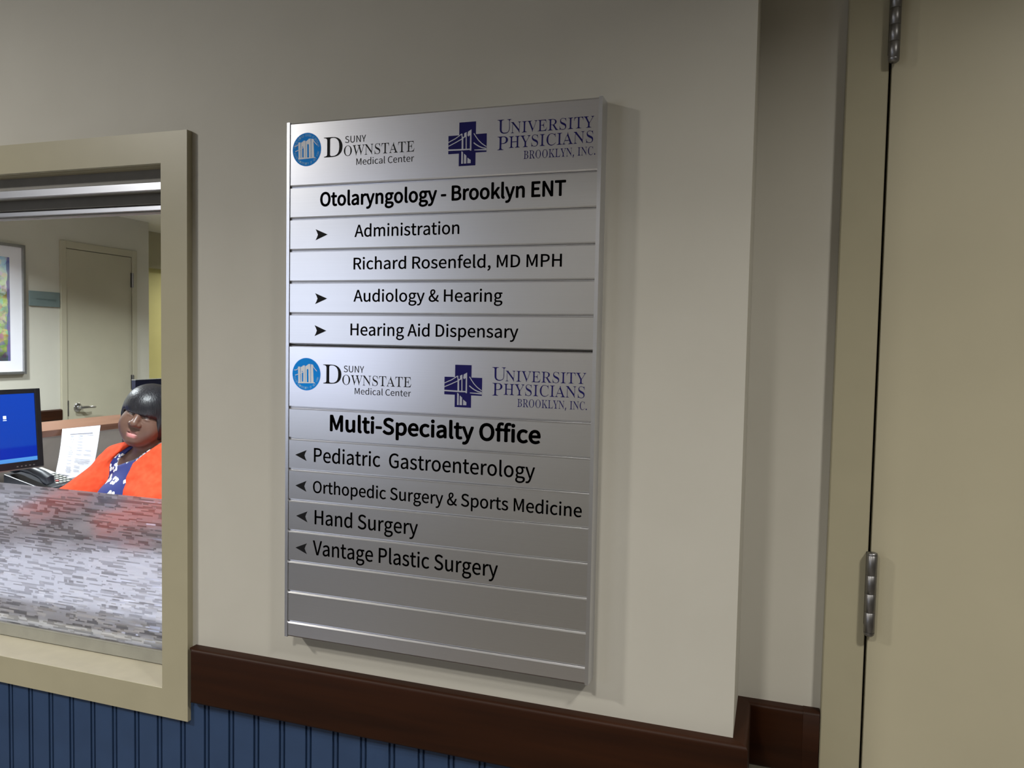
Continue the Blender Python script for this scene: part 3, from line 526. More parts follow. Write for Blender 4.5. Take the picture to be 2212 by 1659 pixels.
# ------------------------------------------------------------------ lettering
GL = json.loads(r'''{"sans":{"&":[238,[[91,-5,119,-1,143,9,165,25,195,6,224,-5,232,22,209,31,184,47,211,90,229,138,199,138,184,97,163,63,128,96,98,135,126,156,147,181,156,211,152,231,143,247,127,258,105,261,81,257,63,244,51,225,47,201,51,172,63,141,38,121,20,97,13,67,18,38,34,15,59,1],[144,42,120,27,95,21,69,27,51,43,44,68,48,87,60,103,76,118,107,78],[86,156,77,179,74,201,78,220,89,234,106,239,120,235,127,224,130,210,124,189,108,172]]],",":[97,[[26,-67,54,-49,71,-24,77,7,74,27,65,40,50,44,38,41,30,34,26,22,30,10,38,2,50,-1,54,0,49,-20,37,-36,19,-48]]],"-":[121,[[16,86,106,86,106,110,16,110]]],"A":[213,[[1,0,34,0,59,78,153,78,177,0,211,0,124,257,88,257],[67,104,79,144,105,230,106,230,132,144,145,104]]],"B":[230,[[35,0,117,0,149,3,176,12,197,27,210,48,214,75,210,99,200,117,183,129,162,137,162,138,183,150,195,170,200,194,193,223,175,242,147,253,111,257,35,257],[68,148,68,231,107,231,134,229,153,222,164,209,168,190,164,172,153,159,134,151,106,148],[68,26,68,123,112,123,142,120,164,111,178,97,182,76,178,54,164,38,142,29,112,26]]],"C":[223,[[132,-5,163,0,189,12,211,32,193,53,176,37,156,27,133,24,106,29,84,42,68,64,57,93,54,129,57,165,68,193,85,215,107,228,134,233,164,226,187,209,204,230,187,245,163,257,134,261,97,255,66,238,42,211,26,174,20,128,26,82,41,45,65,18,96,1]]],"D":[241,[[35,0,101,0,143,6,176,22,200,49,215,85,220,129,215,174,200,209,176,235,142,251,99,257,35,257],[68,27,68,230,97,230,129,226,155,214,173,193,183,165,187,129,183,94,173,65,155,44,129,31,97,27]]],"E":[206,[[35,0,187,0,187,28,68,28,68,121,165,121,165,149,68,149,68,229,183,229,183,257,35,257]]],"F":[193,[[35,0,68,0,68,115,166,115,166,143,68,143,68,229,183,229,183,257,35,257]]],"G":[241,[[136,-5,168,-1,195,10,215,25,215,133,131,133,131,106,186,106,186,39,165,28,139,24,109,29,85,42,68,64,57,93,54,129,57,165,69,193,87,215,110,228,139,233,162,230,180,221,194,209,212,230,194,245,170,256,138,261,100,255,67,238,42,211,26,174,20,128,26,82,42,45,66,18,98,1]]],"H":[255,[[35,0,68,0,68,121,187,121,187,0,220,0,220,257,187,257,187,149,68,149,68,257,35,257]]],"I":[103,[[35,0,68,0,68,257,35,257]]],"K":[226,[[35,0,68,0,68,81,112,134,189,0,225,0,132,159,213,257,176,257,68,128,68,128,68,257,35,257]]],"L":[190,[[35,0,180,0,180,28,68,28,68,257,35,257]]],"M":[284,[[35,0,64,0,64,142,60,218,62,218,82,159,131,26,153,26,201,159,222,218,223,218,219,142,219,0,249,0,249,257,210,257,161,119,143,66,142,66,123,119,74,257,35,257]]],"N":[253,[[35,0,66,0,66,135,62,215,63,215,91,162,185,0,218,0,218,257,187,257,187,123,192,42,190,42,162,95,68,257,35,257]]],"O":[260,[[130,-5,166,1,196,19,219,47,234,84,239,129,234,175,219,211,196,238,166,255,130,261,94,255,63,238,40,211,26,175,20,129,26,84,40,47,63,19,94,1],[130,24,98,31,74,52,59,86,54,129,57,165,67,193,83,215,104,228,130,233,156,228,177,215,193,193,203,165,206,129,201,86,185,52,161,31]]],"P":[222,[[35,0,68,0,68,102,110,102,141,105,168,114,187,130,200,152,204,181,200,211,187,232,167,246,141,254,109,257,35,257],[68,129,68,230,104,230,134,228,155,220,168,205,172,181,168,158,156,141,135,132,106,129]]],"R":[222,[[68,135,68,230,111,230,137,228,157,220,169,206,173,185,169,163,157,147,137,138,111,135],[176,0,213,0,147,112,171,122,189,137,201,158,205,185,201,213,189,233,170,247,145,254,116,257,35,257,35,0,68,0,68,109,114,109]]],"S":[209,[[106,-5,143,1,170,17,188,40,194,68,190,93,178,112,162,126,141,137,104,153,84,162,68,175,62,196,68,215,84,228,110,233,142,226,168,209,185,230,164,246,139,257,110,261,77,256,52,242,35,221,29,193,34,169,46,150,63,137,81,127,118,111,140,101,155,87,161,65,154,44,136,29,107,24,81,28,57,39,36,56,17,33,42,13,72,0]]],"T":[210,[[89,0,121,0,121,229,199,229,199,257,11,257,11,229,89,229]]],"U":[252,[[126,-5,156,-1,181,11,201,31,214,63,218,106,218,257,187,257,187,105,183,66,170,41,150,28,126,24,103,28,84,41,71,66,67,105,67,257,34,257,34,106,39,63,52,31,71,11,97,-1]]],"V":[201,[[82,0,120,0,201,257,168,257,127,118,102,33,101,33,76,118,34,257,0,257]]],"W":[307,[[63,0,102,0,140,155,153,213,154,213,167,155,206,0,245,0,298,257,267,257,239,117,225,34,223,34,205,117,169,257,140,257,104,117,86,34,85,34,69,117,42,257,9,257]]],"Y":[186,[[77,0,109,0,109,99,186,257,153,257,120,184,94,128,92,128,67,184,34,257,0,257,77,99]]],"a":[197,[[76,-5,109,3,139,23,140,23,143,0,169,0,169,117,165,149,154,174,133,189,103,195,74,191,49,182,29,170,41,148,67,162,98,168,117,164,129,154,136,138,137,120,85,111,49,97,28,77,21,49,25,26,36,10,54,-1],[85,21,68,24,56,34,51,51,56,68,70,82,97,92,137,99,137,46,111,28]]],"c":[179,[[107,-5,140,2,169,19,155,41,134,28,110,22,86,27,67,42,55,65,51,95,56,125,68,148,87,163,111,168,131,164,149,152,165,173,142,188,110,195,81,191,56,178,36,158,23,130,18,95,23,60,35,33,54,12,79,0]]],"d":[217,[[97,-5,119,-1,138,9,155,22,156,22,159,0,185,0,185,279,153,279,153,206,154,173,130,189,101,195,76,191,53,178,35,157,23,129,19,95,22,60,32,33,49,12,71,0],[104,22,82,27,65,42,55,65,51,95,56,125,68,148,85,163,106,168,130,163,153,148,153,48,129,29]]],"e":[194,[[109,-5,144,1,172,15,160,36,138,25,113,21,88,26,68,39,55,60,50,88,178,88,179,106,174,143,160,171,136,189,103,195,78,191,55,178,36,157,23,129,18,95,23,60,36,33,55,12,80,0],[49,110,56,135,68,154,85,166,104,169,124,166,139,154,148,136,151,110]]],"f":[114,[[12,164,37,164,37,0,69,0,69,164,110,164,110,190,69,190,69,220,72,241,81,253,96,258,118,252,125,277,110,282,93,283,68,279,51,266,41,247,37,221,37,190,12,188]]],"g":[197,[[96,-88,136,-82,166,-68,186,-47,193,-22,188,-1,176,13,155,21,126,23,89,23,69,26,59,33,56,44,59,57,68,67,82,62,96,60,123,65,145,78,160,99,166,126,161,149,150,166,189,166,189,190,123,190,96,195,69,190,46,177,31,155,25,127,29,106,38,89,50,76,50,75,35,60,29,39,34,20,46,8,46,6,25,-13,18,-37,24,-58,40,-74,65,-84],[96,82,76,87,61,103,56,127,61,151,76,166,96,172,117,166,131,151,137,127,131,103,116,87],[101,-65,71,-61,52,-50,46,-32,50,-16,65,0,90,-3,123,-3,144,-5,157,-13,161,-27,154,-46,133,-60]]],"h":[213,[[32,0,64,0,64,138,82,154,98,164,116,167,137,162,149,145,152,116,152,0,184,0,184,120,181,152,170,176,152,190,126,195,102,191,81,179,63,163,64,202,64,279,32,279]]],"i":[96,[[32,0,64,0,64,190,32,190],[48,229,64,235,70,251,64,266,48,271,33,266,27,251,33,235]]],"k":[193,[[32,0,64,0,64,50,99,92,155,0,190,0,118,113,181,190,146,190,65,90,64,90,64,279,32,279]]],"l":[99,[[66,-5,84,-2,80,23,73,22,67,25,64,36,64,279,32,279,32,38,36,15,47,0]]],"m":[324,[[32,0,64,0,64,138,89,160,112,167,132,162,144,145,147,116,147,0,179,0,179,138,204,160,227,167,247,162,259,145,263,116,263,0,294,0,294,120,291,152,280,176,262,190,237,195,215,190,194,178,174,159,164,178,146,191,121,195,100,191,80,179,62,162,62,162,58,190,32,190]]],"n":[214,[[32,0,64,0,64,138,82,154,98,164,116,167,137,162,149,145,152,116,152,0,184,0,184,120,181,152,170,176,152,190,126,195,102,191,81,179,62,162,62,162,58,190,32,190]]],"o":[212,[[106,-5,133,0,157,12,176,33,189,60,194,95,189,130,176,158,157,178,133,191,106,195,79,191,55,178,36,158,23,130,18,95,23,60,36,33,55,12,79,0],[106,22,84,27,66,42,55,65,51,95,55,125,66,148,84,163,106,168,129,163,146,148,157,125,161,95,157,65,146,42,129,27]]],"p":[217,[[32,-80,64,-80,64,-16,63,18,90,1,116,-5,141,0,164,13,182,34,194,62,199,98,195,131,186,158,171,178,150,191,123,195,91,187,62,168,62,168,58,190,32,190],[111,22,89,27,64,42,64,142,91,161,115,168,138,163,154,149,163,127,165,98,161,66,150,42,132,28]]],"r":[136,[[32,0,64,0,64,122,79,148,95,162,112,166,131,163,137,191,116,195,96,190,78,176,62,155,62,155,58,190,32,190]]],"s":[164,[[82,-5,112,0,133,12,146,30,151,52,146,75,132,90,114,101,93,110,73,118,58,128,52,143,56,156,68,166,88,170,111,165,131,153,146,173,120,189,87,195,59,191,39,179,26,162,22,141,27,120,39,105,57,94,77,86,98,78,114,66,120,50,116,35,104,24,83,20,53,27,27,43,11,22,43,3]]],"t":[132,[[92,-5,110,-2,127,2,121,27,99,21,82,26,72,38,70,58,70,164,121,164,121,190,70,190,70,244,43,244,40,190,9,188,9,164,38,164,38,59,41,33,50,13,66,0]]],"u":[213,[[88,-5,112,0,132,12,151,30,152,30,154,0,181,0,181,190,149,190,149,55,132,37,115,26,97,23,77,28,65,45,62,74,62,190,29,190,29,70,33,38,44,14,62,0]]],"y":[182,[[35,-82,61,-77,80,-63,95,-42,106,-16,178,190,147,190,112,85,97,31,95,31,76,85,38,190,5,190,81,0,77,-15,67,-36,53,-50,34,-56,19,-53,13,-78]]]," ":[78,[]]},"serif":{"A":[437,[[-6,3,-4,9,-5,15,28,26,43,43,155,323,168,330,183,349,198,394,209,452,215,464,222,452,234,393,246,360,360,89,383,46,402,27,439,15,438,9,441,4,431,0,241,0,231,3,234,9,232,15,260,19,283,25,295,32,303,45,302,61,293,88,281,120,274,129,259,142,241,132,115,132,101,136,94,124,73,73,68,48,75,28,95,19,123,17,125,3,116,0,3,0],[109,157,125,161,230,161,254,152,253,190,223,264,209,295,197,315,177,319,167,311,112,173]]],"B":[443,[[18,3,21,9,19,15,46,19,69,26,81,35,90,46,95,59,97,81,97,369,95,397,86,419,78,426,53,436,18,441,20,447,17,453,27,455,209,455,263,451,274,449,315,433,321,427,338,420,357,402,371,376,374,350,371,327,363,306,347,288,314,265,272,248,322,228,337,217,355,208,382,181,392,158,396,131,392,100,377,68,355,43,331,27,290,8,280,5,226,0,28,0],[169,245,188,251,235,253,270,265,277,275,287,284,298,300,303,310,307,345,300,390,278,419,267,423,250,432,197,434,179,431,170,424,164,415,160,392,160,275],[222,24,249,24,272,30,293,42,316,76,323,128,320,166,304,195,283,214,260,226,232,231,190,231,170,239,160,207,160,64,161,53,166,41,173,32,184,27,202,23]]],"C":[468,[[257,-10,214,-3,185,6,143,29,115,54,93,83,74,114,60,149,52,187,49,228,52,269,60,307,74,341,98,379,122,407,151,432,187,450,216,459,259,465,309,457,366,436,396,432,405,433,412,439,417,446,422,462,428,465,432,462,432,454,430,443,425,432,421,409,432,311,428,308,423,312,416,330,397,378,391,388,378,402,330,430,298,441,276,444,227,441,193,425,163,395,139,352,125,295,121,226,125,161,140,107,165,66,189,46,198,39,236,25,288,22,319,26,360,41,399,67,425,96,429,104,431,96,441,89,406,49,363,18,313,-1]]],"D":[496,[[22,3,25,9,23,15,68,24,80,31,89,41,94,54,96,74,96,375,93,398,89,412,79,423,66,432,43,438,17,441,19,447,17,453,26,455,210,455,278,449,317,438,335,429,364,412,394,384,411,359,432,317,442,275,446,228,441,171,429,125,409,87,375,49,343,27,291,8,217,0,32,0],[222,24,263,27,273,30,299,41,332,67,356,108,369,163,373,229,369,294,356,349,330,389,298,416,272,427,263,431,233,434,201,434,182,430,172,422,165,413,161,403,161,58,164,44,171,35,182,27,201,23]]],"E":[442,[[16,3,18,8,17,14,45,18,68,24,80,32,90,43,95,56,98,77,98,370,95,398,90,410,81,422,68,431,45,438,19,441,20,447,18,453,28,455,387,455,389,445,379,444,393,365,396,322,391,320,386,322,380,359,368,391,345,413,314,424,277,430,199,431,187,430,171,422,162,400,160,389,160,270,164,258,173,237,193,245,222,245,233,248,246,250,266,263,283,297,291,342,296,345,301,343,298,297,290,238,298,178,301,121,296,118,290,121,287,155,279,185,265,207,244,219,168,226,160,198,160,66,167,41,176,33,187,29,206,26,242,27,276,28,315,34,349,46,377,68,398,101,413,140,420,143,426,140,405,68,387,14,394,11,391,0,26,0]]],"H":[523,[[18,3,20,9,18,15,46,19,69,26,81,34,90,45,94,58,97,93,97,380,94,399,89,412,80,422,68,430,19,441,21,447,18,452,28,455,230,455,240,452,237,447,239,441,203,435,179,427,171,422,161,403,160,274,172,241,193,251,330,251,352,241,364,274,364,380,359,408,355,420,346,427,321,435,285,441,287,447,284,452,294,455,495,455,505,452,502,447,504,441,455,430,443,422,434,412,429,400,427,380,427,80,429,59,433,47,442,36,454,27,477,19,504,15,502,9,505,3,495,0,294,0,284,3,287,9,285,15,335,25,347,33,357,44,361,57,364,80,364,198,352,230,330,221,193,221,172,230,160,198,160,80,162,58,167,45,176,34,188,26,211,19,239,15,237,9,240,3,230,0,27,0]]],"I":[261,[[16,3,18,9,17,15,66,26,78,33,89,42,96,63,98,375,96,398,89,418,79,427,67,432,16,441,18,447,15,453,25,455,233,455,242,453,240,447,242,441,214,437,180,427,170,419,162,398,160,89,162,63,170,39,179,31,188,28,243,15,241,9,243,3,234,0,25,0]]],"K":[510,[[18,3,21,9,19,15,46,19,69,26,82,34,91,45,95,58,98,93,98,380,95,400,90,412,81,422,69,430,46,437,20,441,21,447,19,452,29,455,231,455,240,452,238,447,240,441,204,435,180,427,171,422,162,403,160,245,178,221,204,229,237,261,257,291,259,304,347,395,355,418,345,433,323,438,293,441,295,447,293,453,302,455,474,455,484,453,481,447,483,441,456,436,425,429,388,410,263,285,267,267,278,245,426,62,444,45,474,26,484,21,516,15,514,9,517,3,507,0,293,0,283,3,285,9,283,15,323,18,336,21,350,33,348,57,237,198,220,215,180,218,165,206,160,186,160,80,163,58,167,45,176,34,189,26,212,19,240,15,238,9,240,3,231,0,28,0]]],"L":[426,[[18,3,20,9,18,15,46,19,69,26,81,34,90,45,94,58,97,93,97,380,94,400,89,413,80,423,68,430,19,441,21,447,18,452,28,455,238,455,248,453,246,447,248,441,207,437,191,432,173,423,162,404,160,379,160,260,160,82,161,69,169,42,183,30,198,27,245,27,279,28,317,34,350,48,377,73,396,109,411,151,418,154,423,152,414,111,385,14,393,11,390,0,27,0]]],"N":[494,[[406,-6,350,85,137,344,127,351,104,359,100,338,100,78,103,47,114,27,136,19,164,15,162,9,164,3,155,0,30,0,20,3,23,9,21,15,55,20,70,25,79,38,81,47,83,341,92,352,98,376,95,395,51,430,39,437,28,438,22,442,23,447,21,452,30,455,145,455,150,442,149,434,360,175,370,167,393,160,398,180,396,408,394,417,384,429,370,435,334,441,336,447,333,452,343,455,468,455,477,453,475,447,477,441,450,437,429,429,418,409,415,377,415,177,406,165,399,142,401,83,416,-6,412,-11]]],"O":[525,[[261,-11,213,-3,171,14,135,39,112,62,83,104,65,142,54,183,50,228,54,272,65,313,83,351,112,394,136,417,172,443,216,459,265,466,312,459,355,442,390,417,413,394,442,353,460,315,472,273,476,228,472,183,460,142,442,104,413,62,389,38,353,13,309,-4],[265,12,301,15,312,20,333,31,362,60,385,103,392,126,398,159,402,228,398,295,391,329,384,352,359,395,328,425,307,436,296,440,260,443,224,440,213,435,192,424,163,395,140,353,133,330,126,296,123,228,126,160,134,127,141,104,166,61,196,31,218,20,229,15]]],"P":[418,[[18,3,20,9,18,15,46,19,69,26,81,34,90,45,94,58,97,93,97,380,94,399,89,412,80,422,68,430,19,441,21,447,18,452,28,455,202,455,276,450,324,432,338,420,355,408,368,393,383,361,387,332,383,302,373,277,368,270,350,249,334,239,329,233,282,212,230,206,194,206,173,215,160,183,160,80,162,58,167,45,176,34,188,26,211,19,239,15,237,9,240,3,230,0,27,0],[172,221,192,230,232,230,257,235,280,245,306,277,315,329,308,380,286,413,264,425,242,431,198,433,183,430,168,419,163,408,160,399,160,252]]],"R":[473,[[18,3,20,9,18,15,46,19,69,26,81,34,90,45,94,58,97,93,97,380,94,399,89,412,80,422,68,430,19,441,21,447,18,452,28,455,205,455,268,451,317,437,352,417,376,395,391,365,395,335,390,304,373,273,344,248,323,237,302,228,307,204,318,183,395,68,410,50,419,41,448,21,478,16,476,16,476,9,478,3,468,0,350,0,346,14,350,21,237,194,220,210,204,216,192,212,171,221,160,188,160,80,162,58,167,45,176,34,188,26,211,19,239,15,237,9,240,3,230,0,27,0],[172,225,193,234,247,228,267,232,278,240,286,252,307,271,313,281,322,300,325,323,326,336,321,374,304,404,279,421,254,430,202,432,183,429,172,422,164,413,160,386,160,257]]],"S":[390,[[48,-7,57,45,47,154,53,158,59,154,68,111,82,72,96,53,105,43,133,26,163,16,197,14,232,17,262,31,284,56,295,89,290,125,267,154,233,174,180,199,130,228,92,265,81,285,74,307,70,332,69,366,78,396,83,405,94,423,118,444,149,459,185,466,229,459,281,444,300,442,318,445,323,461,330,466,334,455,324,443,323,421,335,322,331,319,325,322,316,357,302,390,294,400,278,416,250,433,222,443,194,445,162,443,136,431,116,410,106,380,109,349,124,325,150,305,273,245,305,219,321,200,330,180,338,134,337,97,323,59,307,37,278,13,239,-3,192,-9,170,-7,100,14,85,13,74,15,64,11,58,-6,52,-11]]],"T":[423,[[94,3,97,9,95,15,123,18,148,25,160,33,170,44,175,58,178,79,178,398,172,421,164,438,149,434,116,432,85,425,76,421,58,410,40,385,30,354,26,321,20,318,14,320,16,352,30,444,20,445,22,455,328,455,399,455,401,445,391,444,402,386,407,320,402,317,396,320,390,361,375,397,347,421,311,432,269,435,253,438,241,398,241,79,244,57,249,44,258,33,271,25,295,18,325,15,323,9,326,3,316,0,104,0]]],"U":[492,[[248,-12,203,-6,161,11,131,36,110,70,100,108,96,156,96,380,93,399,88,412,79,422,67,430,18,441,19,447,17,452,27,455,229,455,238,452,236,447,238,441,186,431,168,420,161,400,158,380,158,139,161,100,172,67,192,43,217,28,235,23,264,21,311,23,342,34,367,53,373,62,384,81,395,116,399,194,399,378,396,408,383,428,361,436,331,441,333,447,331,452,340,455,463,455,472,452,469,447,471,441,447,436,428,425,418,406,416,378,416,182,412,120,398,71,376,36,344,11,302,-5]]],"V":[428,[[217,-7,202,60,190,94,63,390,42,418,31,427,-11,442,-9,447,-12,452,-2,455,199,455,209,453,207,447,208,441,165,436,145,430,137,421,132,408,141,371,225,167,238,147,259,140,269,152,354,376,362,409,358,427,343,435,301,441,303,447,301,453,311,455,430,455,440,452,437,447,439,441,404,432,389,415,376,386,283,143,270,136,256,116,238,60,227,1,221,-13]]],"W":[611,[[176,-5,156,97,52,400,39,421,31,427,4,438,-12,441,-11,447,-13,452,-4,455,169,455,179,452,176,447,178,441,146,436,131,430,120,409,120,397,127,367,191,179,202,158,223,151,233,162,294,317,307,325,323,351,310,396,290,426,270,434,231,441,234,447,231,453,241,455,428,455,437,453,435,447,436,441,413,438,392,432,380,424,373,412,373,398,378,380,401,313,447,181,454,171,474,163,484,175,547,368,556,406,553,424,547,430,541,434,506,441,508,447,505,453,514,455,613,455,621,452,618,447,620,442,605,436,589,425,578,407,499,170,486,161,473,141,457,85,441,-5,437,-11,432,-5,409,107,344,294,337,304,316,309,305,300,245,146,232,138,218,118,202,74,185,-4,180,-11]]],"Y":[426,[[104,3,106,9,104,15,132,19,155,26,167,34,176,45,180,58,183,80,182,184,64,397,39,422,17,434,-10,441,-8,447,-11,452,-2,455,195,455,205,453,203,447,205,440,179,438,150,431,139,416,140,402,144,383,219,237,227,228,248,223,259,233,296,293,351,387,356,408,348,428,327,437,298,439,297,453,306,455,428,455,436,452,434,447,435,441,404,429,376,396,354,355,269,216,253,208,246,181,246,80,248,58,253,45,261,34,274,26,297,19,325,15,323,9,326,3,316,0,113,0]]],",":[180,[[28,-87,47,-3,61,78,124,78,129,71,104,-8,71,-87]]],".":[180,[[89,-9,74,-7,60,1,51,15,48,36,51,57,60,71,74,79,89,81,106,79,119,71,129,57,132,36,129,15,119,1,106,-7]]]," ":[200,[]]}}''')

def letter_mesh(text, font, x0, x1, zb, cap, weight):
    """flat vinyl letters filling x0..x1 with the given baseline and capital height; returns verts, faces in (x, z)"""
    G = GL[font]
    capu = 0.2567 if font == 'sans' else 0.4554
    pen, placed = 0.0, []
    for ch in text:
        adv, cs = G[ch]
        placed.append((pen, cs)); pen += adv / 1000
    allx = [p + c[i] / 1000 for p, cs in placed for c in cs for i in range(0, len(c), 2)]
    mn, mx = min(allx), max(allx)
    sx, sz = (x1 - x0) / (mx - mn), cap / capu
    cu = bpy.data.curves.new('tmp', 'CURVE'); cu.dimensions = '2D'; cu.fill_mode = 'BOTH'
    for p, cs in placed:
        for c in cs:
            sp = cu.splines.new('POLY'); n = len(c) // 2; sp.points.add(n - 1)
            for i in range(n):
                sp.points[i].co = ((p + c[2 * i] / 1000 - mn) * sx, c[2 * i + 1] / 1000 * sz, 0, 1)
            sp.use_cyclic_u = True
    ob = bpy.data.objects.new('tmp', cu); COL.objects.link(ob)
    dg = bpy.context.evaluated_depsgraph_get()
    me = ob.evaluated_get(dg).to_mesh()
    V = [(v.co.x, v.co.y) for v in me.vertices]; F = [tuple(p.vertices) for p in me.polygons]
    ob.evaluated_get(dg).to_mesh_clear()
    bpy.data.objects.remove(ob, do_unlink=True); bpy.data.curves.remove(cu)
    shifts = [(0, 0)]
    if weight:
        shifts += [(weight * math.cos(a), weight * math.sin(a)) for a in [i * math.pi / 4 for i in range(8)]]
    vs, fs = [], []
    for dx, dz in shifts:
        o = len(vs); vs += [(x0 + x + dx, zb + z + dz) for x, z in V]; fs += [tuple(i + o for i in f) for f in F]
    return vs, fs

def put_text(b, y, *a):
    vs, fs = letter_mesh(*a)
    b.add([(x, y, z) for x, z in vs], fs)

def ribbon(b, pts, wd, y, mi):
    pts = [Vector((p[0], p[1])) for p in pts]; L_, R_ = [], []
    for i, p in enumerate(pts):
        d = (pts[min(i + 1, len(pts) - 1)] - pts[max(i - 1, 0)]).normalized(); n_ = Vector((-d.y, d.x)) * wd / 2
        L_.append(p + n_); R_.append(p - n_)
    vs = [(q.x, y, q.y) for q in L_ + R_]; k = len(pts)
    b.add(vs, [(i, i + 1, k + i + 1, k + i) for i in range(k - 1)], mi)

# ------------------------------------------------------------------ directory sign
U = 0.05; SW = 0.4990; YF = -0.030
sgn = thing('directory_sign', (0.25, 0, -0.825), 'tall brushed aluminium wall directory with department name strips and arrows', 'sign')
b = MB(); b.box(0.004, SW - 0.004, -0.0215, 0.0, -0.822, -0.003); b.build('back_plate', 'aluminium', sgn)
for x0, x1 in ((-0.0042, 0.0012), (SW - 0.0012, SW + 0.0042)):
    b = MB(); b.box(x0, x1, YF - 0.0012, 0.0, -0.8250, 0.0006); b.build('side_rail', 'aluminium', sgn)

EMB, EML = json.loads('[{"cross": [[-0.01341, 0.03116], [0.01277, 0.03109], [0.01298, 0.01335], [0.02981, 0.01325], [0.02992, -0.01301], [0.01302, -0.0133], [0.01279, -0.03176], [-0.01336, -0.03149], [-0.0135, -0.01355], [-0.03024, -0.01334], [-0.03039, 0.01312], [-0.01327, 0.01287]], "deckL": [[-0.03007, -0.00625], [-0.00702, -0.00687], [0.00497, -0.00708], [0.005, -0.00891], [-0.00698, -0.00896], [-0.03003, -0.00846]], "deckR": [[0.01113, -0.00887], [0.03012, -0.00915], [0.03016, -0.01122], [0.01115, -0.01001]], "post1": [[-0.00787, 0.01538], [-0.00779, 0.0112], [-0.00646, 0.01033], [-0.00614, -0.00781], [-0.00883, -0.00786], [-0.00892, 0.01023], [-0.00967, 0.01393]], "post2": [[-0.00265, 0.01086], [-0.00117, 0.01128], [-0.00083, -0.00777], [-0.00243, -0.00783]], "post3": [[0.00427, 0.0156], [0.00628, 0.0204], [0.0065, -0.01004], [0.00422, -0.01001], [0.00419, 0.01093]], "blk1": [[-0.00512, 0.01545], [-0.00127, 0.01712], [-0.00116, 0.0105], [-0.00303, 0.0101], [-0.00614, 0.00822], [-0.00673, 0.0093], [-0.00494, 0.01153]], "blk2": [[0.00083, 0.0174], [0.00617, 0.02041], [0.00631, 0.01286], [0.00405, 0.01223], [0.00152, 0.01032], [7e-05, 0.01224]], "bar1": [[-0.00913, -0.01025], [-0.00741, -0.01066], [-0.00647, -0.01213], [-0.00635, -0.0282], [-0.00916, -0.0282]], "bar2": [[-0.00484, -0.0138], [-0.00112, -0.017], [-0.00104, -0.02818], [-0.00504, -0.02817]], "bar3": [[0.00064, -0.01976], [0.00583, -0.02355], [0.0058, -0.02804], [0.0005, -0.02806]]}, {"c1": [[-0.03006, 0.00374], [-0.02449, 0.00627], [-0.01877, 0.00868], [-0.01365, 0.01185], [-0.00883, 0.01492]], "c2": [[-0.02997, -0.00178], [-0.0244, 0.00049], [-0.01867, 0.00291], [-0.01354, 0.0053], [-0.00898, 0.00736], [-0.00446, 0.0102]], "c3": [[0.01008, 0.01443], [0.01316, 0.00981], [0.01722, 0.00436], [0.02238, -0.00064], [0.02637, -0.00348], [0.02989, -0.00577]], "c4": [[0.01004, 0.00108], [0.01337, -0.00163], [0.01851, -0.0048], [0.02362, -0.00693], [0.02994, -0.00846]]}]')
SEA, SEL = json.loads('[{"A": [[-0.01545, 0.01141], [-0.01304, 0.01194], [-0.01153, 0.01129], [-0.01115, -0.0132], [-0.01475, -0.01344]], "B1": [[-0.01035, 0.01108], [-0.00688, 0.01268], [-0.00635, 0.01378], [-0.00261, 0.01399], [-0.00227, 0.00422], [-0.00521, 0.00327], [-0.00816, 0.00527], [-0.00804, -0.01292], [-0.01018, -0.01302]], "B2": [[-0.00815, 0.00345], [-0.00521, 0.00327], [-0.00536, -0.01285], [-0.00804, -0.01292]], "Bb": [[-0.00537, 0.00441], [-0.00227, 0.00422], [-0.00215, -0.01303], [-0.00525, -0.01308]], "C": [[-0.0018, 0.01258], [0.00245, 0.01502], [0.00351, 0.01622], [0.00723, 0.01643], [0.00755, -0.01268], [0.00425, -0.01272], [0.00384, 0.00724], [0.00239, 0.00869], [0.00091, 0.00742], [0.00105, -0.01276], [-0.00162, -0.01283]], "Dd": [[0.00829, 0.01622], [0.0128, 0.01525], [0.01282, 0.01299], [0.01229, 0.01257], [0.01355, -0.01281], [0.00862, -0.01288]], "base": [[-0.01556, -0.01271], [0.01567, -0.01257], [0.01568, -0.01383], [-0.01501, -0.0148]], "slit1": [[-0.00804, 0.00254], [-0.00569, 0.0033], [-0.00569, -0.01192], [-0.00794, -0.01202]], "slit2": [[0.00101, 0.00719], [0.00239, 0.00846], [0.00378, 0.00724], [0.00382, -0.01202], [0.00116, -0.01218]]}, {"k1": [[-0.02075, -0.00215], [-0.01457, -0.00025], [-0.00814, 0.00209], [-0.00254, 0.00492]], "k2": [[0.01245, 0.01302], [0.01523, 0.00945], [0.01949, 0.00535]], "k3": [[-0.02242, 0.00616], [-0.01891, 0.00617], [-0.01543, 0.00845]]}]')

def strip(name, z1, z0, material, top_bevel=True):
    """extruded face strip with bevelled long edges"""
    c, g = 0.0024, 0.00022
    z1 -= g; z0 += g
    b = MB(); b.extrude([(YF + 0.010, z1), (YF + 0.0022, z1), (YF, z1 - c), (YF, z0 + c), (YF + 0.0022, z0), (YF + 0.010, z0)], 'x', 0.0014, SW - 0.0014)
    return b.build(name, material, sgn)

def texts(par, rows, name='lettering', material='ink_black'):
    b = MB()
    for (t, f, x0, x1, zb, cap, w) in rows: put_text(b, YF - 0.0002, t, f, x0, x1, zb, cap, w)
    return b.build(name, material, par)

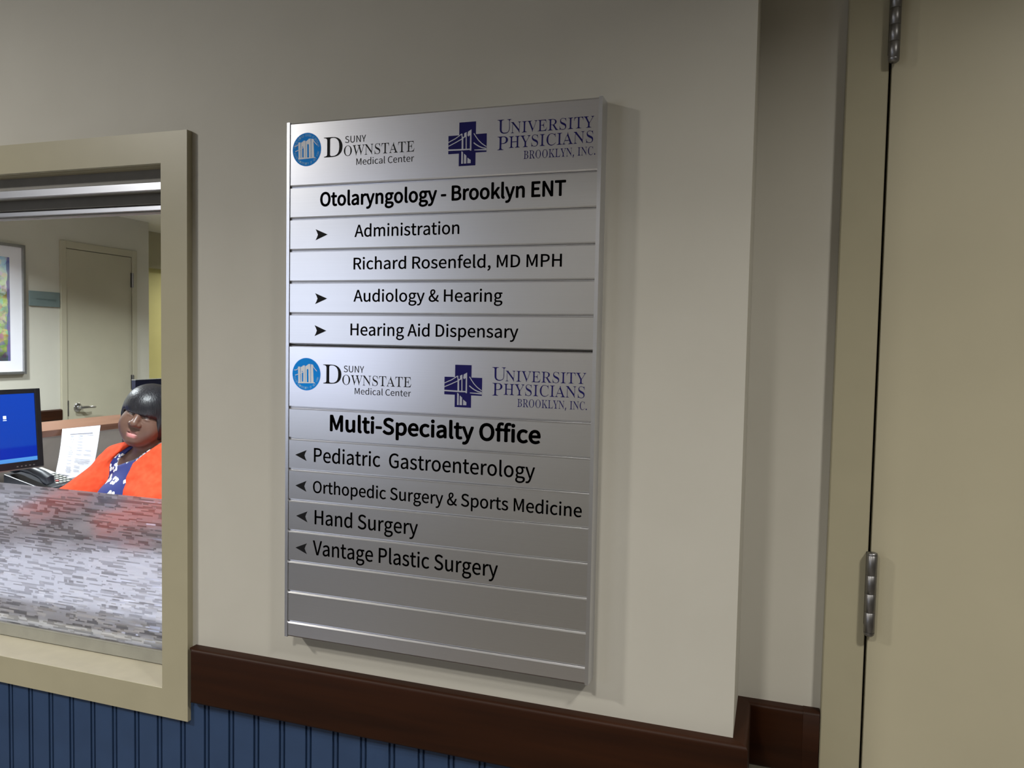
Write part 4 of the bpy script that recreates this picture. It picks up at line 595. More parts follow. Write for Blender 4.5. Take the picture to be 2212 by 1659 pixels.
def arrow(par, tip, top, bot):
    n_ = ((top[0] + bot[0]) / 2 + (tip[0] - top[0]) * 0.20, tip[1])
    mid1 = ((top[0] * 2 + n_[0]) / 3 + (tip[0] - top[0]) * 0.05, (top[1] + n_[1]) / 2); mid2 = ((bot[0] * 2 + n_[0]) / 3 + (tip[0] - top[0]) * 0.05, (bot[1] + n_[1]) / 2)
    b = MB(); b.sheet([tip, top, mid1, n_], YF - 0.0002); b.sheet([tip, n_, mid2, bot], YF - 0.0002)
    return b.build('arrow', 'ink_black', par)

def arc_text(b, text, cx, cz, r, a0, a1, cap, y, mi, inward):
    """small letters along a circle"""
    n = len(text)
    for i, ch in enumerate(text):
        if ch == ' ': continue
        a = a0 + (a1 - a0) * (i + .5) / n
        vs, fs = letter_mesh(ch, 'sans', -cap * 0.30, cap * 0.30, -cap / 2, cap, 0)
        t = a - math.pi / 2 if not inward else a + math.pi / 2
        ct, st = math.cos(t), math.sin(t)
        b.add([(cx + r * math.cos(a) + x * ct - z * st, y, cz + r * math.sin(a) + x * st + z * ct) for x, z in vs], fs, mi)

def header(ztop, S, C, rows_k, rows_n, both_arcs):
    h = strip('header_panel', ztop, ztop - 2 * U, 'brushed_header')
    texts(h, rows_k)
    texts(h, rows_n, 'lettering', 'ink_navy')
    # round seal with scalloped rim and a bridge tower
    b = MB(); N_ = 144; R0 = 0.0257
    pts = [(S[0] + (R0 + (0.0005 if i % 2 else -0.0003)) * math.cos(2 * math.pi * i / N_), S[1] + (R0 + (0.0005 if i % 2 else -0.0003)) * math.sin(2 * math.pi * i / N_)) for i in range(N_)]
    b.sheet(pts, YF - 0.0002, 0)
    y1, y2 = YF - 0.00035, YF - 0.0005
    lift = iter(range(40))
    for k_, q in SEA.items():
        b.sheet([(S[0] + p[0], S[1] + p[1]) for p in q], (y2 if k_.startswith('slit') else y1) - 4e-6 * next(lift), 0 if k_.startswith('slit') else 1)
    for q in SEL.values(): ribbon(b, [(S[0] + p[0], S[1] + p[1]) for p in q], 0.0011, y2 - 4e-6 * next(lift), 1)
    for x in (-0.0108, -0.0021, 0.0078): b.sheet([(S[0] + x - .0003, S[1] - .0128), (S[0] + x + .0003, S[1] - .0128), (S[0] + x + .0003, S[1] + .0118), (S[0] + x - .0003, S[1] + .0118)], y2, 2)
    arc_text(b, 'STATE UNIVERSITY OF NEW YORK', S[0], S[1], 0.0219, math.radians(190), math.radians(350), 0.0034, y1, 2, True)
    if both_arcs: arc_text(b, 'HEALTH SCIENCE CENTER AT BROOKLYN', S[0], S[1], 0.0219, math.radians(172), math.radians(8), 0.0034, y1, 2, False)
    b.build('round_seal', ['seal_blue', 'seal_white', 'seal_light'], h)
    # navy cross with bridge lines
    b = MB(); cz = C[1]; cx = C[0]
    lift = iter(range(40)); w, hh_, ih, iv = 0.0301, 0.0315, 0.0131, 0.0132
    b.sheet([(cx + x, cz + z) for x, z in ((-ih, hh_), (ih, hh_), (ih, iv), (w, iv), (w, -iv), (ih, -iv), (ih, -hh_), (-ih, -hh_), (-ih, -iv), (-w, -iv), (-w, iv), (-ih, iv))], YF - 0.0002, 0)
    for k_, q in EMB.items():
        if k_ != 'cross': b.sheet([(cx + p[0], cz + p[1]) for p in q], y1 - 6e-6 * next(lift), 1)
    for k_, q in EML.items(): ribbon(b, [(cx + p[0], cz + p[1]) for p in q], 0.0013 if k_ != 'c4' else 0.0016, y1 - 6e-6 * next(lift), 1)
    b.build('cross_emblem', ['ink_navy', 'emblem_grey'], h)

BW, RW = 0.0008, 0.00028
def rows_of(z0):
    return None
header(0.0, (0.0318, -0.0431), (0.3035, -0.0516),
       [('D', 'serif', .0625, .0957, -.0574, .0306, 0), ('SUNY', 'sans', .1002, .1366, -.0374, .0101, 0), ('OWNSTATE', 'serif', .0982, .2184, -.0572, .0155, 0), ('Medical Center', 'sans', .1202, .2180, -.0720, .0099, 0)],
       [('U', 'serif', .3496, .3710, -.0403, .0195, 0), ('NIVERSITY', 'serif', .3702, .4917, -.0409, .0156, 0), ('P', 'serif', .3500, .3662, -.0637, .0192, 0), ('HYSICIANS', 'serif', .3676, .4908, -.0616, .0163, 0), ('BROOKLYN, INC.', 'serif', .3901, .4943, -.0783, .0114, 0)], True)
b = MB(); b.box(0.0016, SW - 0.0016, YF + 0.0012, YF + 0.006, -7 * U - 0.0006, -7 * U + 0.0008); b.build('dark_joint', 'dark_gap', sgn)
header(-7 * U, (0.0336, -0.3958), (0.3030, -0.4053),
       [('D', 'serif', .0642, .0971, -.4095, .0302, 0), ('SUNY', 'sans', .1013, .1372, -.3905, .0102, 0), ('OWNSTATE', 'serif', .0989, .2181, -.4101, .0153, 0), ('Medical Center', 'sans', .1211, .2179, -.4242, .0097, 0)],
       [('U', 'serif', .3486, .3698, -.3949, .0193, 0), ('NIVERSITY', 'serif', .3693, .4891, -.3957, .0155, 0), ('P', 'serif', .3491, .3648, -.4173, .0186, 0), ('HYSICIANS', 'serif', .3667, .4874, -.4156, .0162, 0), ('BROOKLYN, INC.', 'serif', .3881, .4911, -.4322, .0116, 0)], False)
ROWS = [
    (2, ('Otolaryngology - Brooklyn ENT', .0573, .4529, -.1320, .0207, BW), None),
    (3, ('Administration', .1185, .2927, -.1813, .0181, RW), ((.0705, -.1763), (.0487, -.1675), (.0487, -.1848))),
    (4, ('Richard Rosenfeld, MD MPH', .1172, .4498, -.2311, .0176, RW), None),
    (5, ('Audiology & Hearing', .1177, .3622, -.2806, .0177, RW), ((.0705, -.2760), (.0487, -.2675), (.0487, -.2847))),
    (6, ('Hearing Aid Dispensary', .1129, .3873, -.3327, .0179, RW), ((.0695, -.3264), (.0480, -.3178), (.0480, -.3351))),
    (9, ('Multi-Specialty Office', .0783, .4234, -.4835, .0241, BW + .0003), None),
    (10, ('Pediatric  Gastroenterology', .0487, .4169, -.5351, .0221, RW), ((.0137, -.5259), (.0351, -.5172), (.0351, -.5348))),
    (11, ('Orthopedic Surgery & Sports Medicine', .0473, .4873, -.5846, .0187, RW), ((.0143, -.5756), (.0351, -.5667), (.0351, -.5845))),
    (12, ('Hand Surgery', .0508, .2323, -.6352, .0225, RW), ((.0160, -.6247), (.0373, -.6158), (.0373, -.6337))),
    (13, ('Vantage Plastic Surgery', .0478, .3629, -.6850, .0231, RW), ((.0151, -.6767), (.0366, -.6677), (.0366, -.6854))),
    (14, None, None), (15, None, None)]
for k, tx, ar in ROWS:
    z1 = -k * U
    s_ = strip('name_strip', z1, z1 - U + (0.0010 if k == 6 else 0), 'brushed_strip')
    if tx: texts(s_, [(tx[0], 'sans', tx[1], tx[2], tx[3], tx[4], tx[5])])
    if ar: arrow(s_, *ar)
strip('bottom_cap', -16 * U, -16.5 * U, 'brushed_header')

# ------------------------------------------------------------------ reception office: wall side
d2 = thing('door_2', (LX, 3.59, FLOOR)); struct(d2, 'cream door with lever handle in the office wall', 'door')
b = MB()
b.box(LX - 0.12, LX + 0.016, 3.234, 3.281, FLOOR, 0.350); b.box(LX - 0.12, LX + 0.016, 3.898, 3.945, FLOOR, 0.350); b.box(LX - 0.12, LX + 0.016, 3.281, 3.898, 0.298, 0.350)
b.build('door_frame', 'office_door_paint', d2, bevel=0.003)
b = MB(); b.box(LX - 0.05, LX + 0.008, 3.2845, 3.8945, FLOOR + 0.008, 0.2945); b.build('door_leaf', 'office_door_paint', d2, bevel=0.002)
b = MB(); hx, hy, hz = LX + 0.008, 3.372, -0.875
b.lathe([(0.034, 0), (0.034, 0.006), (0.030, 0.010), (0.014, 0.012), (0.012, 0.045)], (hx, hy, hz), (1, 0, 0), 28)
hd = b.build('rose', 'chrome', d2, smooth=True)
b = MB(); b.tube([(hx + 0.040, hy - 0.004, hz), (hx + 0.046, hy + 0.02, hz + 0.001), (hx + 0.046, hy + 0.07, hz), (hx + 0.044, hy + 0.115, hz - 0.003), (hx + 0.040, hy + 0.128, hz - 0.004)], [0.011, 0.011, 0.009, 0.008, 0.006], 14)
b.build('lever', 'chrome', hd, smooth=True)
b = MB(); b.box(hx - 0.003, hx + 0.0015, 3.2848, 3.296, hz - 0.06, hz + 0.055); b.build('latch_plate', 'hinge_steel', d2)
for zt, zb in ((0.171, 0.056), (-0.648, -0.764)):
    b = MB(); b.cyl((LX + 0.017, 3.896, zb), (LX + 0.017, 3.896, zt), 0.0085, 16); b.box(LX + 0.0085, LX + 0.010, 3.882, 3.896, zb, zt)
    b.build('hinge', 'hinge_steel', d2, smooth=True)
b = MB(); b.extrude([(LX, -0.878), (LX + 0.018, -0.881), (LX + 0.021, -0.886), (LX + 0.021, -0.950), (LX + 0.017, -0.957), (LX, -0.957)], 'y', 0.16, 3.232)
struct(b.build('trim_4', 'rail_wood_side'), 'reddish brown rail on the office wall left of the door', 'rail')

# framed painting
fp = thing('framed_painting', (LX, 2.43, -0.17), 'framed garden painting with wide white mat on the office wall', 'picture')
y0, y1, z0, z1 = 1.92, 2.945, -0.613, 0.274; fw = 0.020
b = MB()
for a0, a1, c0, c1 in ((y0, y0 + fw, z0, z1), (y1 - fw, y1, z0, z1), (y0 + fw, y1 - fw, z1 - fw, z1), (y0 + fw, y1 - fw, z0, z0 + fw)): b.box(LX, LX + 0.028, a0, a1, c0, c1)
b.build('frame', 'silver_frame', fp, bevel=0.003)
b = MB(); b.box(LX + 0.001, LX + 0.012, y0 + fw, y1 - fw, z0 + fw, z1 - fw); b.build('mat_board', 'mat_board', fp)
ay0, ay1, az0, az1 = 2.03, 2.835, -0.520, 0.180
b = MB(); b.add([(LX + 0.0128, ay0, az0), (LX + 0.0128, ay1, az0), (LX + 0.0128, ay1, az1), (LX + 0.0128, ay0, az1)], [(0, 1, 2, 3)])
o = b.build('canvas', 'garden_painting', fp)
uvl = o.data.uv_layers.new(name='UVMap')
for lp in o.data.loops:
    co = o.data.vertices[lp.vertex_index].co
    uvl.data[lp.index].uv = ((co.y + fp['_o'][1] - ay0) / (ay1 - ay0), (co.z + fp['_o'][2] - az0) / (az1 - az0))

# room plaque
rs = thing('room_plaque', (LX, 3.10, -0.08), 'small grey green glass plaque beside the office door', 'plaque')
b = MB(); b.box(LX, LX + 0.012, 2.985, 3.226, -0.137, -0.032); b.build('plate', 'sign_glass', rs, bevel=0.001)
b = MB(); b.box(LX + 0.0121, LX + 0.0124, 3.035, 3.115, -0.092, -0.082); b.box(LX + 0.0121, LX + 0.0124, 3.125, 3.195, -0.098, -0.084); b.build('engraved_line', 'sign_ink', rs)

# counter with a wood cap behind the desk
ct = thing('low_counter', (-3.05, 1.9, FLOOR), 'taupe counter with a wide reddish wood cap behind the desk', 'counter')
b = MB(); b.box(-3.22, -2.876, 0.30, 3.05, FLOOR, -0.874); b.build('body_panel', 'taupe_laminate', ct)
b = MB(); b.box(-3.245, -2.862, 0.28, 3.07, -0.874, -0.8395); b.build('wood_cap', 'cap_wood', ct, bevel=0.002)

# L-shaped desk
DZ = -1.08
dk = thing('reception_desk', (-1.6, 0.9, FLOOR), 'grey L shaped reception desk behind the privacy film', 'desk')
b = MB(); b.extrude([(-2.874, 0.50), (0.45, 0.50), (0.45, 1.02), (-2.17, 1.02), (-2.17, 2.95), (-2.874, 2.95)], 'z', DZ - 0.032, DZ); b.build('desktop', 'grey_plastic', dk, bevel=0.002)
for bx_ in ((0.40, 0.43, 0.53, 1.0, FLOOR), (-2.85, -2.19, 2.90, 2.93, FLOOR), (-2.874, 0.40, 0.52, 0.538, -1.60)):
    b = MB(); b.box(*bx_, DZ - 0.032); b.build('side_panel', 'taupe_laminate', dk)

# monitor on the desk
h_ = Vector((0.111, 0.994, 0)).normalized(); n_ = Vector((h_.y, -h_.x, 0)); tl = math.radians(4)
up = Vector((0, 0, 1)) * math.cos(tl) - n_ * math.sin(tl); nn = n_ * math.cos(tl) + Vector((0, 0, 1)) * math.sin(tl)
BR = Vector((-2.307, 1.477, -0.916)); MH, MWd = 0.342, 0.425
c_ = BR - h_ * MWd / 2 + up * MH / 2 - nn * 0.0
mo = thing('computer_monitor', (c_.x - n_.x * .05, c_.y - n_.y * .05, DZ), 'black framed computer monitor with a blue desktop beside the person', 'monitor')
bz, bb = 0.024, 0.030
b = MB()
for u0, u1, v0, v1 in ((-MWd / 2, -MWd / 2 + bz, -MH / 2, MH / 2), (MWd / 2 - bz, MWd / 2, -MH / 2, MH / 2), (-MWd / 2 + bz, MWd / 2 - bz, MH / 2 - 0.020, MH / 2), (-MWd / 2 + bz, MWd / 2 - bz, -MH / 2, -MH / 2 + bb)):
    b.obox(c_ + h_ * (u0 + u1) / 2 + up * (v0 + v1) / 2 - nn * 0.012, h_, up, nn, (u1 - u0) / 2, (v1 - v0) / 2, 0.012)
b.build('bezel', 'black_plastic', mo, bevel=0.0015)
b = MB(); b.obox(c_ - nn * 0.034, h_, up, nn, MWd / 2 - 0.006, MH / 2 - 0.006, 0.012); b.obox(c_ - nn * 0.052, h_, up, nn, MWd / 2 - 0.06, MH / 2 - 0.06, 0.008); b.build('back_shell', 'black_plastic', mo, bevel=0.004)
b = MB(); b.obox(c_ - up * (MH / 2 + 0.002) - nn * 0.016, h_, up, nn, MWd / 2, 0.002, 0.016); b.build('lower_trim', 'silver_frame', mo)
su0, su1, sv0, sv1 = -MWd / 2 + bz, MWd / 2 - bz, -MH / 2 + bb, MH / 2 - 0.020
b = MB(); b.add([tuple(c_ + h_ * u + up * v - nn * 0.006) for u, v in ((su0, sv0), (su1, sv0), (su1, sv1), (su0, sv1))], [(0, 1, 2, 3)])
o = b.build('screen', 'desktop_picture', mo)
uvl = o.data.uv_layers.new(name='UVMap')
for lp in o.data.loops: uvl.data[lp.index].uv = ((0, 0), (1, 0), (1, 1), (0, 1))[lp.vertex_index]
b = MB(); ic = c_ + h_ * (su1 - 0.132) + up * (sv1 - 0.098) - nn * 0.0055
b.obox(ic, h_, up, nn, 0.0065, 0.0068, 0.0002); b.obox(ic - up * 0.0125, h_, up, nn, 0.0075, 0.0013, 0.0002); b.build('desktop_icon', 'icon_white', o)
b = MB()
for i in range(5): b.obox(c_ + h_ * (MWd / 2 - 0.045 - 0.018 * i) - up * (MH / 2 - 0.011), h_, up, nn, 0.0035, 0.0022, 0.0008)
b.build('button', 'silver_frame', mo)
b = MB(); fo = c_ - nn * 0.07; b.obox((fo.x, fo.y, (DZ + c_.z) / 2), h_, n_, (0, 0, 1), 0.035, 0.012, (c_.z - DZ) / 2); b.lathe([(0.0, 0), (0.115, 0), (0.115, 0.010), (0.09, 0.016), (0.0, 0.018)], (fo.x, fo.y, DZ), n=36); b.obox(c_ - nn * 0.062, h_, up, nn, 0.04, 0.05, 0.012)
b.build('stand', 'silver_frame', mo, bevel=0.002)

# desk phone: wedge body, handset on its left, paper label strip above a block of keys
pc = Vector((-2.585, 1.70, DZ)); upd = Vector((-0.9945, -0.1045, 0)); rgt = Vector((upd.y, -upd.x, 0)); tp = math.radians(15)
pu = upd * math.cos(tp) + Vector((0, 0, 1)) * math.sin(tp); pn = Vector((0, 0, 1)) * math.cos(tp) - upd * math.sin(tp)
top_c = pc + Vector((0, 0, 0.055))
ph = thing('desk_phone', tuple(pc), 'black desk phone with grey keys between the monitor and the paper', 'phone')
def pp(u, v, w=0): return top_c + rgt * u + pu * v + pn * w
b = MB(); v = []
for uu in (-0.112, 0.112):
    for vv in (-0.118, 0.112):
        t_ = pp(uu, vv); v += [tuple(t_), (t_.x, t_.y, DZ)]
b.add(v, [(0, 2, 6, 4), (1, 5, 7, 3), (0, 1, 3, 2), (4, 6, 7, 5), (0, 4, 5, 1), (2, 3, 7, 6)]); b.build('body', 'phone_plastic', ph, bevel=0.004)
b = MB(); b.obox(pp(0.045, 0.062, 0.001), rgt, pu, pn, 0.060, 0.044, 0.0012); b.build('label_strip', 'label_paper', ph)
for r_ in range(5):
    for c2 in range(5):
        if (r_, c2) == (4, 4): continue
        b = MB(); b.obox(pp(0.000 + 0.0225 * c2, 0.000 - 0.022 * r_, 0.002), rgt, pu, pn, 0.0075, 0.0052, 0.003)
        b.build('key', 'red_key' if (r_, c2) == (3, 1) else 'key_plastic', ph, bevel=0.0008)
b = MB(); b.tube([pp(-0.070, v_, w_) for v_, w_ in ((-0.112, 0.020), (-0.098, 0.034), (-0.06, 0.046), (0, 0.050), (0.06, 0.046), (0.096, 0.034), (0.112, 0.020))], [0.020, 0.029, 0.023, 0.020, 0.023, 0.029, 0.020], 20)
b.build('handset', 'phone_plastic', ph, smooth=True)

# printed sheet leaning on the counter
PT = [Vector((-2.856, 2.052, -0.8385)), Vector((-2.618, 2.075, -0.8080))]
PB = [Vector((-2.728, 1.898, -1.043)), Vector((-2.590, 1.985, DZ + 0.0015))]
def pap(s_, t_, off=0.0):          # s across, t down
    p = (PT[0] * (1 - s_) + PT[1] * s_) * (1 - t_) + (PB[0] * (1 - s_) + PB[1] * s_) * t_
    return p + Vector((0.006 * math.sin(math.pi * t_) + off * 0.5, -off * 0.86, 0))
K = 14
def sheet_grid(off): return [tuple(pap(i / K, j / K, off)) for j in range(K + 1) for i in range(K + 1)]
b = MB(); q = sheet_grid(0.0); q2 = sheet_grid(-0.0006); w_ = K + 1
b.add(q + q2, [(j * w_ + i, j * w_ + i + 1, (j + 1) * w_ + i + 1, (j + 1) * w_ + i) for j in range(K) for i in range(K)] + [(len(q) + j * w_ + i, len(q) + (j + 1) * w_ + i, len(q) + (j + 1) * w_ + i + 1, len(q) + j * w_ + i + 1) for j in range(K) for i in range(K)])
pr_ = b.build('printed_sheet', 'paper', None, loc=tuple(PB[0]), smooth=True)
tag(pr_, 'white printed sheet of paper leaning upright on the counter behind the phone', 'paper')
b = MB(); rg = random.Random(3)
def line(s0, s1, t_, th=0.008):
    k = 6; vs = [tuple(pap(s0 + (s1 - s0) * i / k, t_ + th * j, 0.0024)) for j in (0, 1) for i in range(k + 1)]
    b.add(vs, [(i, i + 1, k + 2 + i, k + 1 + i) for i in range(k)])
line(0.22, 0.82, 0.125, 0.012)
for t_, segs in ((0.165, ((.24, .34), (.44, .58), (.68, .84))), (.19, ((.24, .33), (.45, .58))), (.235, ((.25, .34), (.45, .58))), (.30, ((.27, .35), (.44, .58))), (.36, ((.45, .58),)), (.39, ((.16, .34),)), (.42, ((.24, .33), (.45, .60))), (.47, ((.25, .33), (.45, .60), (.68, .84))), (.51, ((.22, .36),)), (.555, ((.22, .36), (.45, .60), (.66, .86))), (.60, ((.22, .33),)), (.65, ((.44, .86),)), (.685, ((.24, .36), (.44, .86))), (.71, ((.44, .84),)), (.735, ((.56, .72),)), (.755, ((.24, .36),)), (.79, ((.46, .62),)), (.82, ((.24, .38), (.46, .62))), (.845, ((.26, .38),)), (.87, ((.26, .40), (.46, .62))), (.89, ((.24, .42), (.46, .62))), (.915, ((.26, .40),)), (.935, ((.27, .40),))):
    for s0, s1 in segs: line(s0, s1, t_, 0.007)
b.build('printed_lines', 'print_grey', pr_)

# second monitor on the counter cap, half hidden by the person's head
m2_ = thing('computer_monitor', (-3.02, 2.86, -0.8395), 'dark blue switched off monitor standing behind the head of the person', 'monitor')
b = MB(); b.box(-3.030, -3.000, 2.700, 3.04, -0.805, -0.608); b.build('panel', 'navy_panel', m2_, bevel=0.002)
b = MB(); b.box(-3.030, -2.998, 2.699, 3.041, -0.608, -0.604); b.build('top_edge', 'silver_frame', m2_)
b = MB(); b.box(-3.024, -3.008, 2.83, 2.91, -0.8395, -0.80); b.box(-3.09, -2.95, 2.78, 2.96, -0.8395, -0.832); b.build('stand', 'black_plastic', m2_)

# office chair
ch = thing('office_chair', (-1.70, 1.52, FLOOR), 'black fabric office chair under the seated person', 'chair')
yw = 0.25
def cpt(x, y, z): return (-1.74 + x * math.cos(yw) - y * math.sin(yw), 1.50 + x * math.sin(yw) + y * math.cos(yw), z)
ax_, ay_ = Vector((math.cos(yw), math.sin(yw), 0)), Vector((-math.sin(yw), math.cos(yw), 0)); az_ = Vector((0, 0, 1))
b = MB(); b.obox(cpt(0, 0, -1.480), ax_, ay_, az_, 0.27, 0.25, 0.035); b.build('seat', 'fabric_black', ch, bevel=0.03, seg=4)
b = MB(); b.obox(cpt(0, 0.30, -1.045), ax_, ay_, az_, 0.30, 0.03, 0.262); b.build('backrest', 'fabric_black', ch, bevel=0.028, seg=4)
b = MB(); b.obox(cpt(0, 0.305, -1.40), ax_, ay_, az_, 0.03, 0.012, 0.13); b.obox(cpt(0, 0.16, -1.525), ax_, ay_, az_, 0.03, 0.14, 0.010); b.build('back_bar', 'black_plastic', ch)
b = MB(); b.cyl(cpt(0, 0, -1.75), cpt(0, 0, -1.51), 0.025); b.build('gas_post', 'hinge_steel', ch, smooth=True)
for i in range(5):
    a = i * 2 * math.pi / 5 + .3; e_ = (0.29 * math.cos(a), 0.29 * math.sin(a))
    b = MB(); b.tube([cpt(0, 0, -1.745), cpt(e_[0] * .5, e_[1] * .5, -1.752), cpt(e_[0], e_[1], -1.772)], [0.026, 0.022, 0.017], 10); lg = b.build('leg', 'black_plastic', ch, smooth=True)
    b = MB(); q = Vector(cpt(e_[0], e_[1], FLOOR + 0.028)); d_ = Vector((-math.sin(a + .5), math.cos(a + .5), 0)); b.cyl(q - d_ * .018, q + d_ * .018, 0.028); b.cyl(q, q + Vector((0, 0, .042)), 0.008); b.build('caster', 'black_plastic', lg, smooth=True)

# ------------------------------------------------------------------ seated person (distance fields meshed with surface nets)
F32 = np.float32
def s_ell(p, c, r, R=None):
    q = p - np.array(c, F32)
    if R is not None: q = q @ R
    q = q / np.array(r, F32); k = np.sqrt((q * q).sum(1)); k2 = np.sqrt(((q / np.array(r, F32)) ** 2).sum(1)) + 1e-9
    return k * (k - 1) / k2
def s_cap(p, a, b_, ra, rb):
    a = np.array(a, F32); b_ = np.array(b_, F32); ba = b_ - a; pa = p - a
    h = np.clip((pa @ ba) / (ba @ ba), 0, 1)
    return np.sqrt(((pa - h[:, None] * ba) ** 2).sum(1)) - (ra + (rb - ra) * h)
def smin(a, b_, k):
    h = np.maximum(k - np.abs(a - b_), 0) / k
    return np.minimum(a, b_) - h * h * k * 0.25
def smax(a, b_, k): return -smin(-a, -b_, k)

def surf_net(fn, lo, hi, h):
    lo = np.array(lo); n = np.ceil((np.array(hi) - lo) / h).astype(int) + 1
    g = np.stack(np.meshgrid(*[lo[i] + h * np.arange(n[i]) for i in range(3)], indexing='ij'), -1).astype(F32)
    V = np.concatenate([fn(c) for c in np.array_split(g.reshape(-1, 3), max(1, g.size // 1500000))]).reshape(n)
    S = V < 0
    cs = [(i, j, k) for i in (0, 1) for j in (0, 1) for k in (0, 1)]
    sl = lambda A, o: A[o[0]:A.shape[0] - 1 + o[0], o[1]:A.shape[1] - 1 + o[1], o[2]:A.shape[2] - 1 + o[2]]
    cnt = sum(sl(S, o).astype(np.int8) for o in cs)
    act = (cnt > 0) & (cnt < 8)
    ijk = np.argwhere(act); m_ = len(ijk)
    pos = np.zeros((m_, 3)); wt = np.zeros(m_)
    for a in range(3):
        d = np.eye(3, dtype=int)[a]
        for o in cs:
            if o[a]: continue
            i0 = ijk + np.array(o); i1 = i0 + d
            v0 = V[tuple(i0.T)]; v1 = V[tuple(i1.T)]; c = (v0 < 0) != (v1 < 0)
            t = np.where(c, v0 / np.where(c, v0 - v1, 1), 0)
            pos[c] += i0[c] + d * t[c, None]; wt[c] += 1
    pos = lo + h * pos / wt[:, None]
    idx = -np.ones(act.shape, int); idx[tuple(ijk.T)] = np.arange(m_)
    faces = []
    for a in range(3):
        b1, b2 = (a + 1) % 3, (a + 2) % 3; d = np.eye(3, dtype=int)
        A = S[tuple(slice(0, -1) if i == a else slice(1, -1) for i in range(3))]; B = S[tuple(slice(1, None) if i == a else slice(1, -1) for i in range(3))]
        e = np.argwhere(A != B)
        if not len(e): continue
        off = np.zeros(3, int); off[b1] = 1; off[b2] = 1; e = e + off
        fl = S[tuple(e.T)]
        q = [idx[tuple((e - x).T)] for x in (d[b1] + d[b2], d[b2], 0 * d[b1], d[b1])]
        Q = np.stack(q, 1); Q[~fl] = Q[~fl][:, ::-1]; faces.append(Q)
    return pos, np.concatenate(faces)

def grad_project(P_, fn, it=2, lim=0.004):
    for _ in range(it):
        e = 0.0008; f0 = fn(P_.astype(F32))
        g = np.stack([fn((P_ + e * np.eye(3)[i]).astype(F32)) - fn((P_ - e * np.eye(3)[i]).astype(F32)) for i in range(3)], 1) / (2 * e)
        st = f0[:, None] * g / np.maximum((g * g).sum(1), 0.05)[:, None]
        P_ = P_ - np.clip(st, -lim, lim)
    return P_

# head frame: U up, RT towards the viewer's right, FW out of the face
HC = np.array((-1.640, 1.385, -0.648))
tc_ = np.array((CAM_P.x, CAM_P.y, 0)) - np.array((HC[0], HC[1], 0)); tc_ /= np.linalg.norm(tc_)
left_ = np.array((tc_[1], -tc_[0], 0)); 
if left_ @ np.array((CR.x, CR.y, 0)) > 0: left_ = -left_
ya, ro, pi_ = math.radians(25), math.radians(17), math.radians(1)
FW = tc_ * math.cos(ya) + left_ * math.sin(ya)
RT = np.cross(FW, (0, 0, 1)); RT = -RT if RT @ np.array((CR.x, CR.y, CR.z)) < 0 else RT
FW = FW * math.cos(pi_) + np.array((0, 0, 1)) * math.sin(pi_)
UP = np.cross(RT, FW); UP = -UP if UP[2] < 0 else UP
RT, UP = RT * math.cos(ro) - UP * math.sin(ro), UP * math.cos(ro) + RT * math.sin(ro)
HM = np.stack([RT, FW, UP], 1).astype(F32)          # columns: local axes in the world
def to_head(p): return (p - HC.astype(F32)) @ HM

def head_sdf(q):
    d = s_ell(q, (0, -0.012, 0.030), (0.077, 0.095, 0.085))
    d = smin(d, s_ell(q, (0, 0.018, -0.040), (0.074, 0.070, 0.082)), 0.03)
    d = smin(d, s_ell(q, (0, 0.062, -0.099), (0.030, 0.026, 0.022)), 0.03)
    d = smin(d, s_ell(q, (0, 0.02, -0.098), (0.052, 0.060, 0.030)), 0.03)
    for s in (-1, 1):
        d = smin(d, s_ell(q, (s * 0.043, 0.044, -0.052), (0.035, 0.035, 0.042)), 0.03)
        d = smax(d, -s_ell(q, (s * 0.031, 0.096, 0.003), (0.019, 0.017, 0.012)), 0.016)
        d = smin(d, s_ell(q, (s * 0.031, 0.0700, 0.0090), (0.0160, 0.0135, 0.0085)), 0.004)
        d = smin(d, s_ell(q, (s * 0.031, 0.0705, -0.0095), (0.0145, 0.0120, 0.0055)), 0.006)
        d = smin(d, s_ell(q, (s * 0.078, -0.008, -0.015), (0.011, 0.021, 0.031)), 0.008)
    d = smin(d, s_cap(q, (-0.036, 0.074, 0.019), (0.036, 0.074, 0.019), 0.012, 0.012), 0.016)
    d = smin(d, s_cap(q, (0, 0.080, 0.008), (0, 0.098, -0.028), 0.008, 0.013), 0.014)
    d = smin(d, s_ell(q, (0, 0.100, -0.034), (0.0155, 0.014, 0.012)), 0.008)
    for s in (-1, 1):
        d = smin(d, s_ell(q, (s * 0.0155, 0.090, -0.037), (0.0105, 0.012, 0.0095)), 0.006)
        d = smax(d, -s_ell(q, (s * 0.0075, 0.104, -0.0475), (0.0045, 0.008, 0.0045)), 0.004)
    d = smin(d, s_ell(q, (0, 0.062, -0.072), (0.034, 0.026, 0.026)), 0.016)
    d = smin(d, s_cap(q, (-0.013, 0.0835, -0.0665), (0.013, 0.0835, -0.0665), 0.0075, 0.0075), 0.008)
    d = smin(d, s_cap(q, (-0.013, 0.0835, -0.0810), (0.013, 0.0835, -0.0810), 0.0090, 0.0090), 0.008)
    d = smin(d, s_ell(q, (0, 0.076, -0.0735), (0.026, 0.012, 0.010)), 0.006)
    d = smax(d, -s_ell(q, (0, 0.095, -0.0735), (0.021, 0.012, 0.0026)), 0.003)
    return d

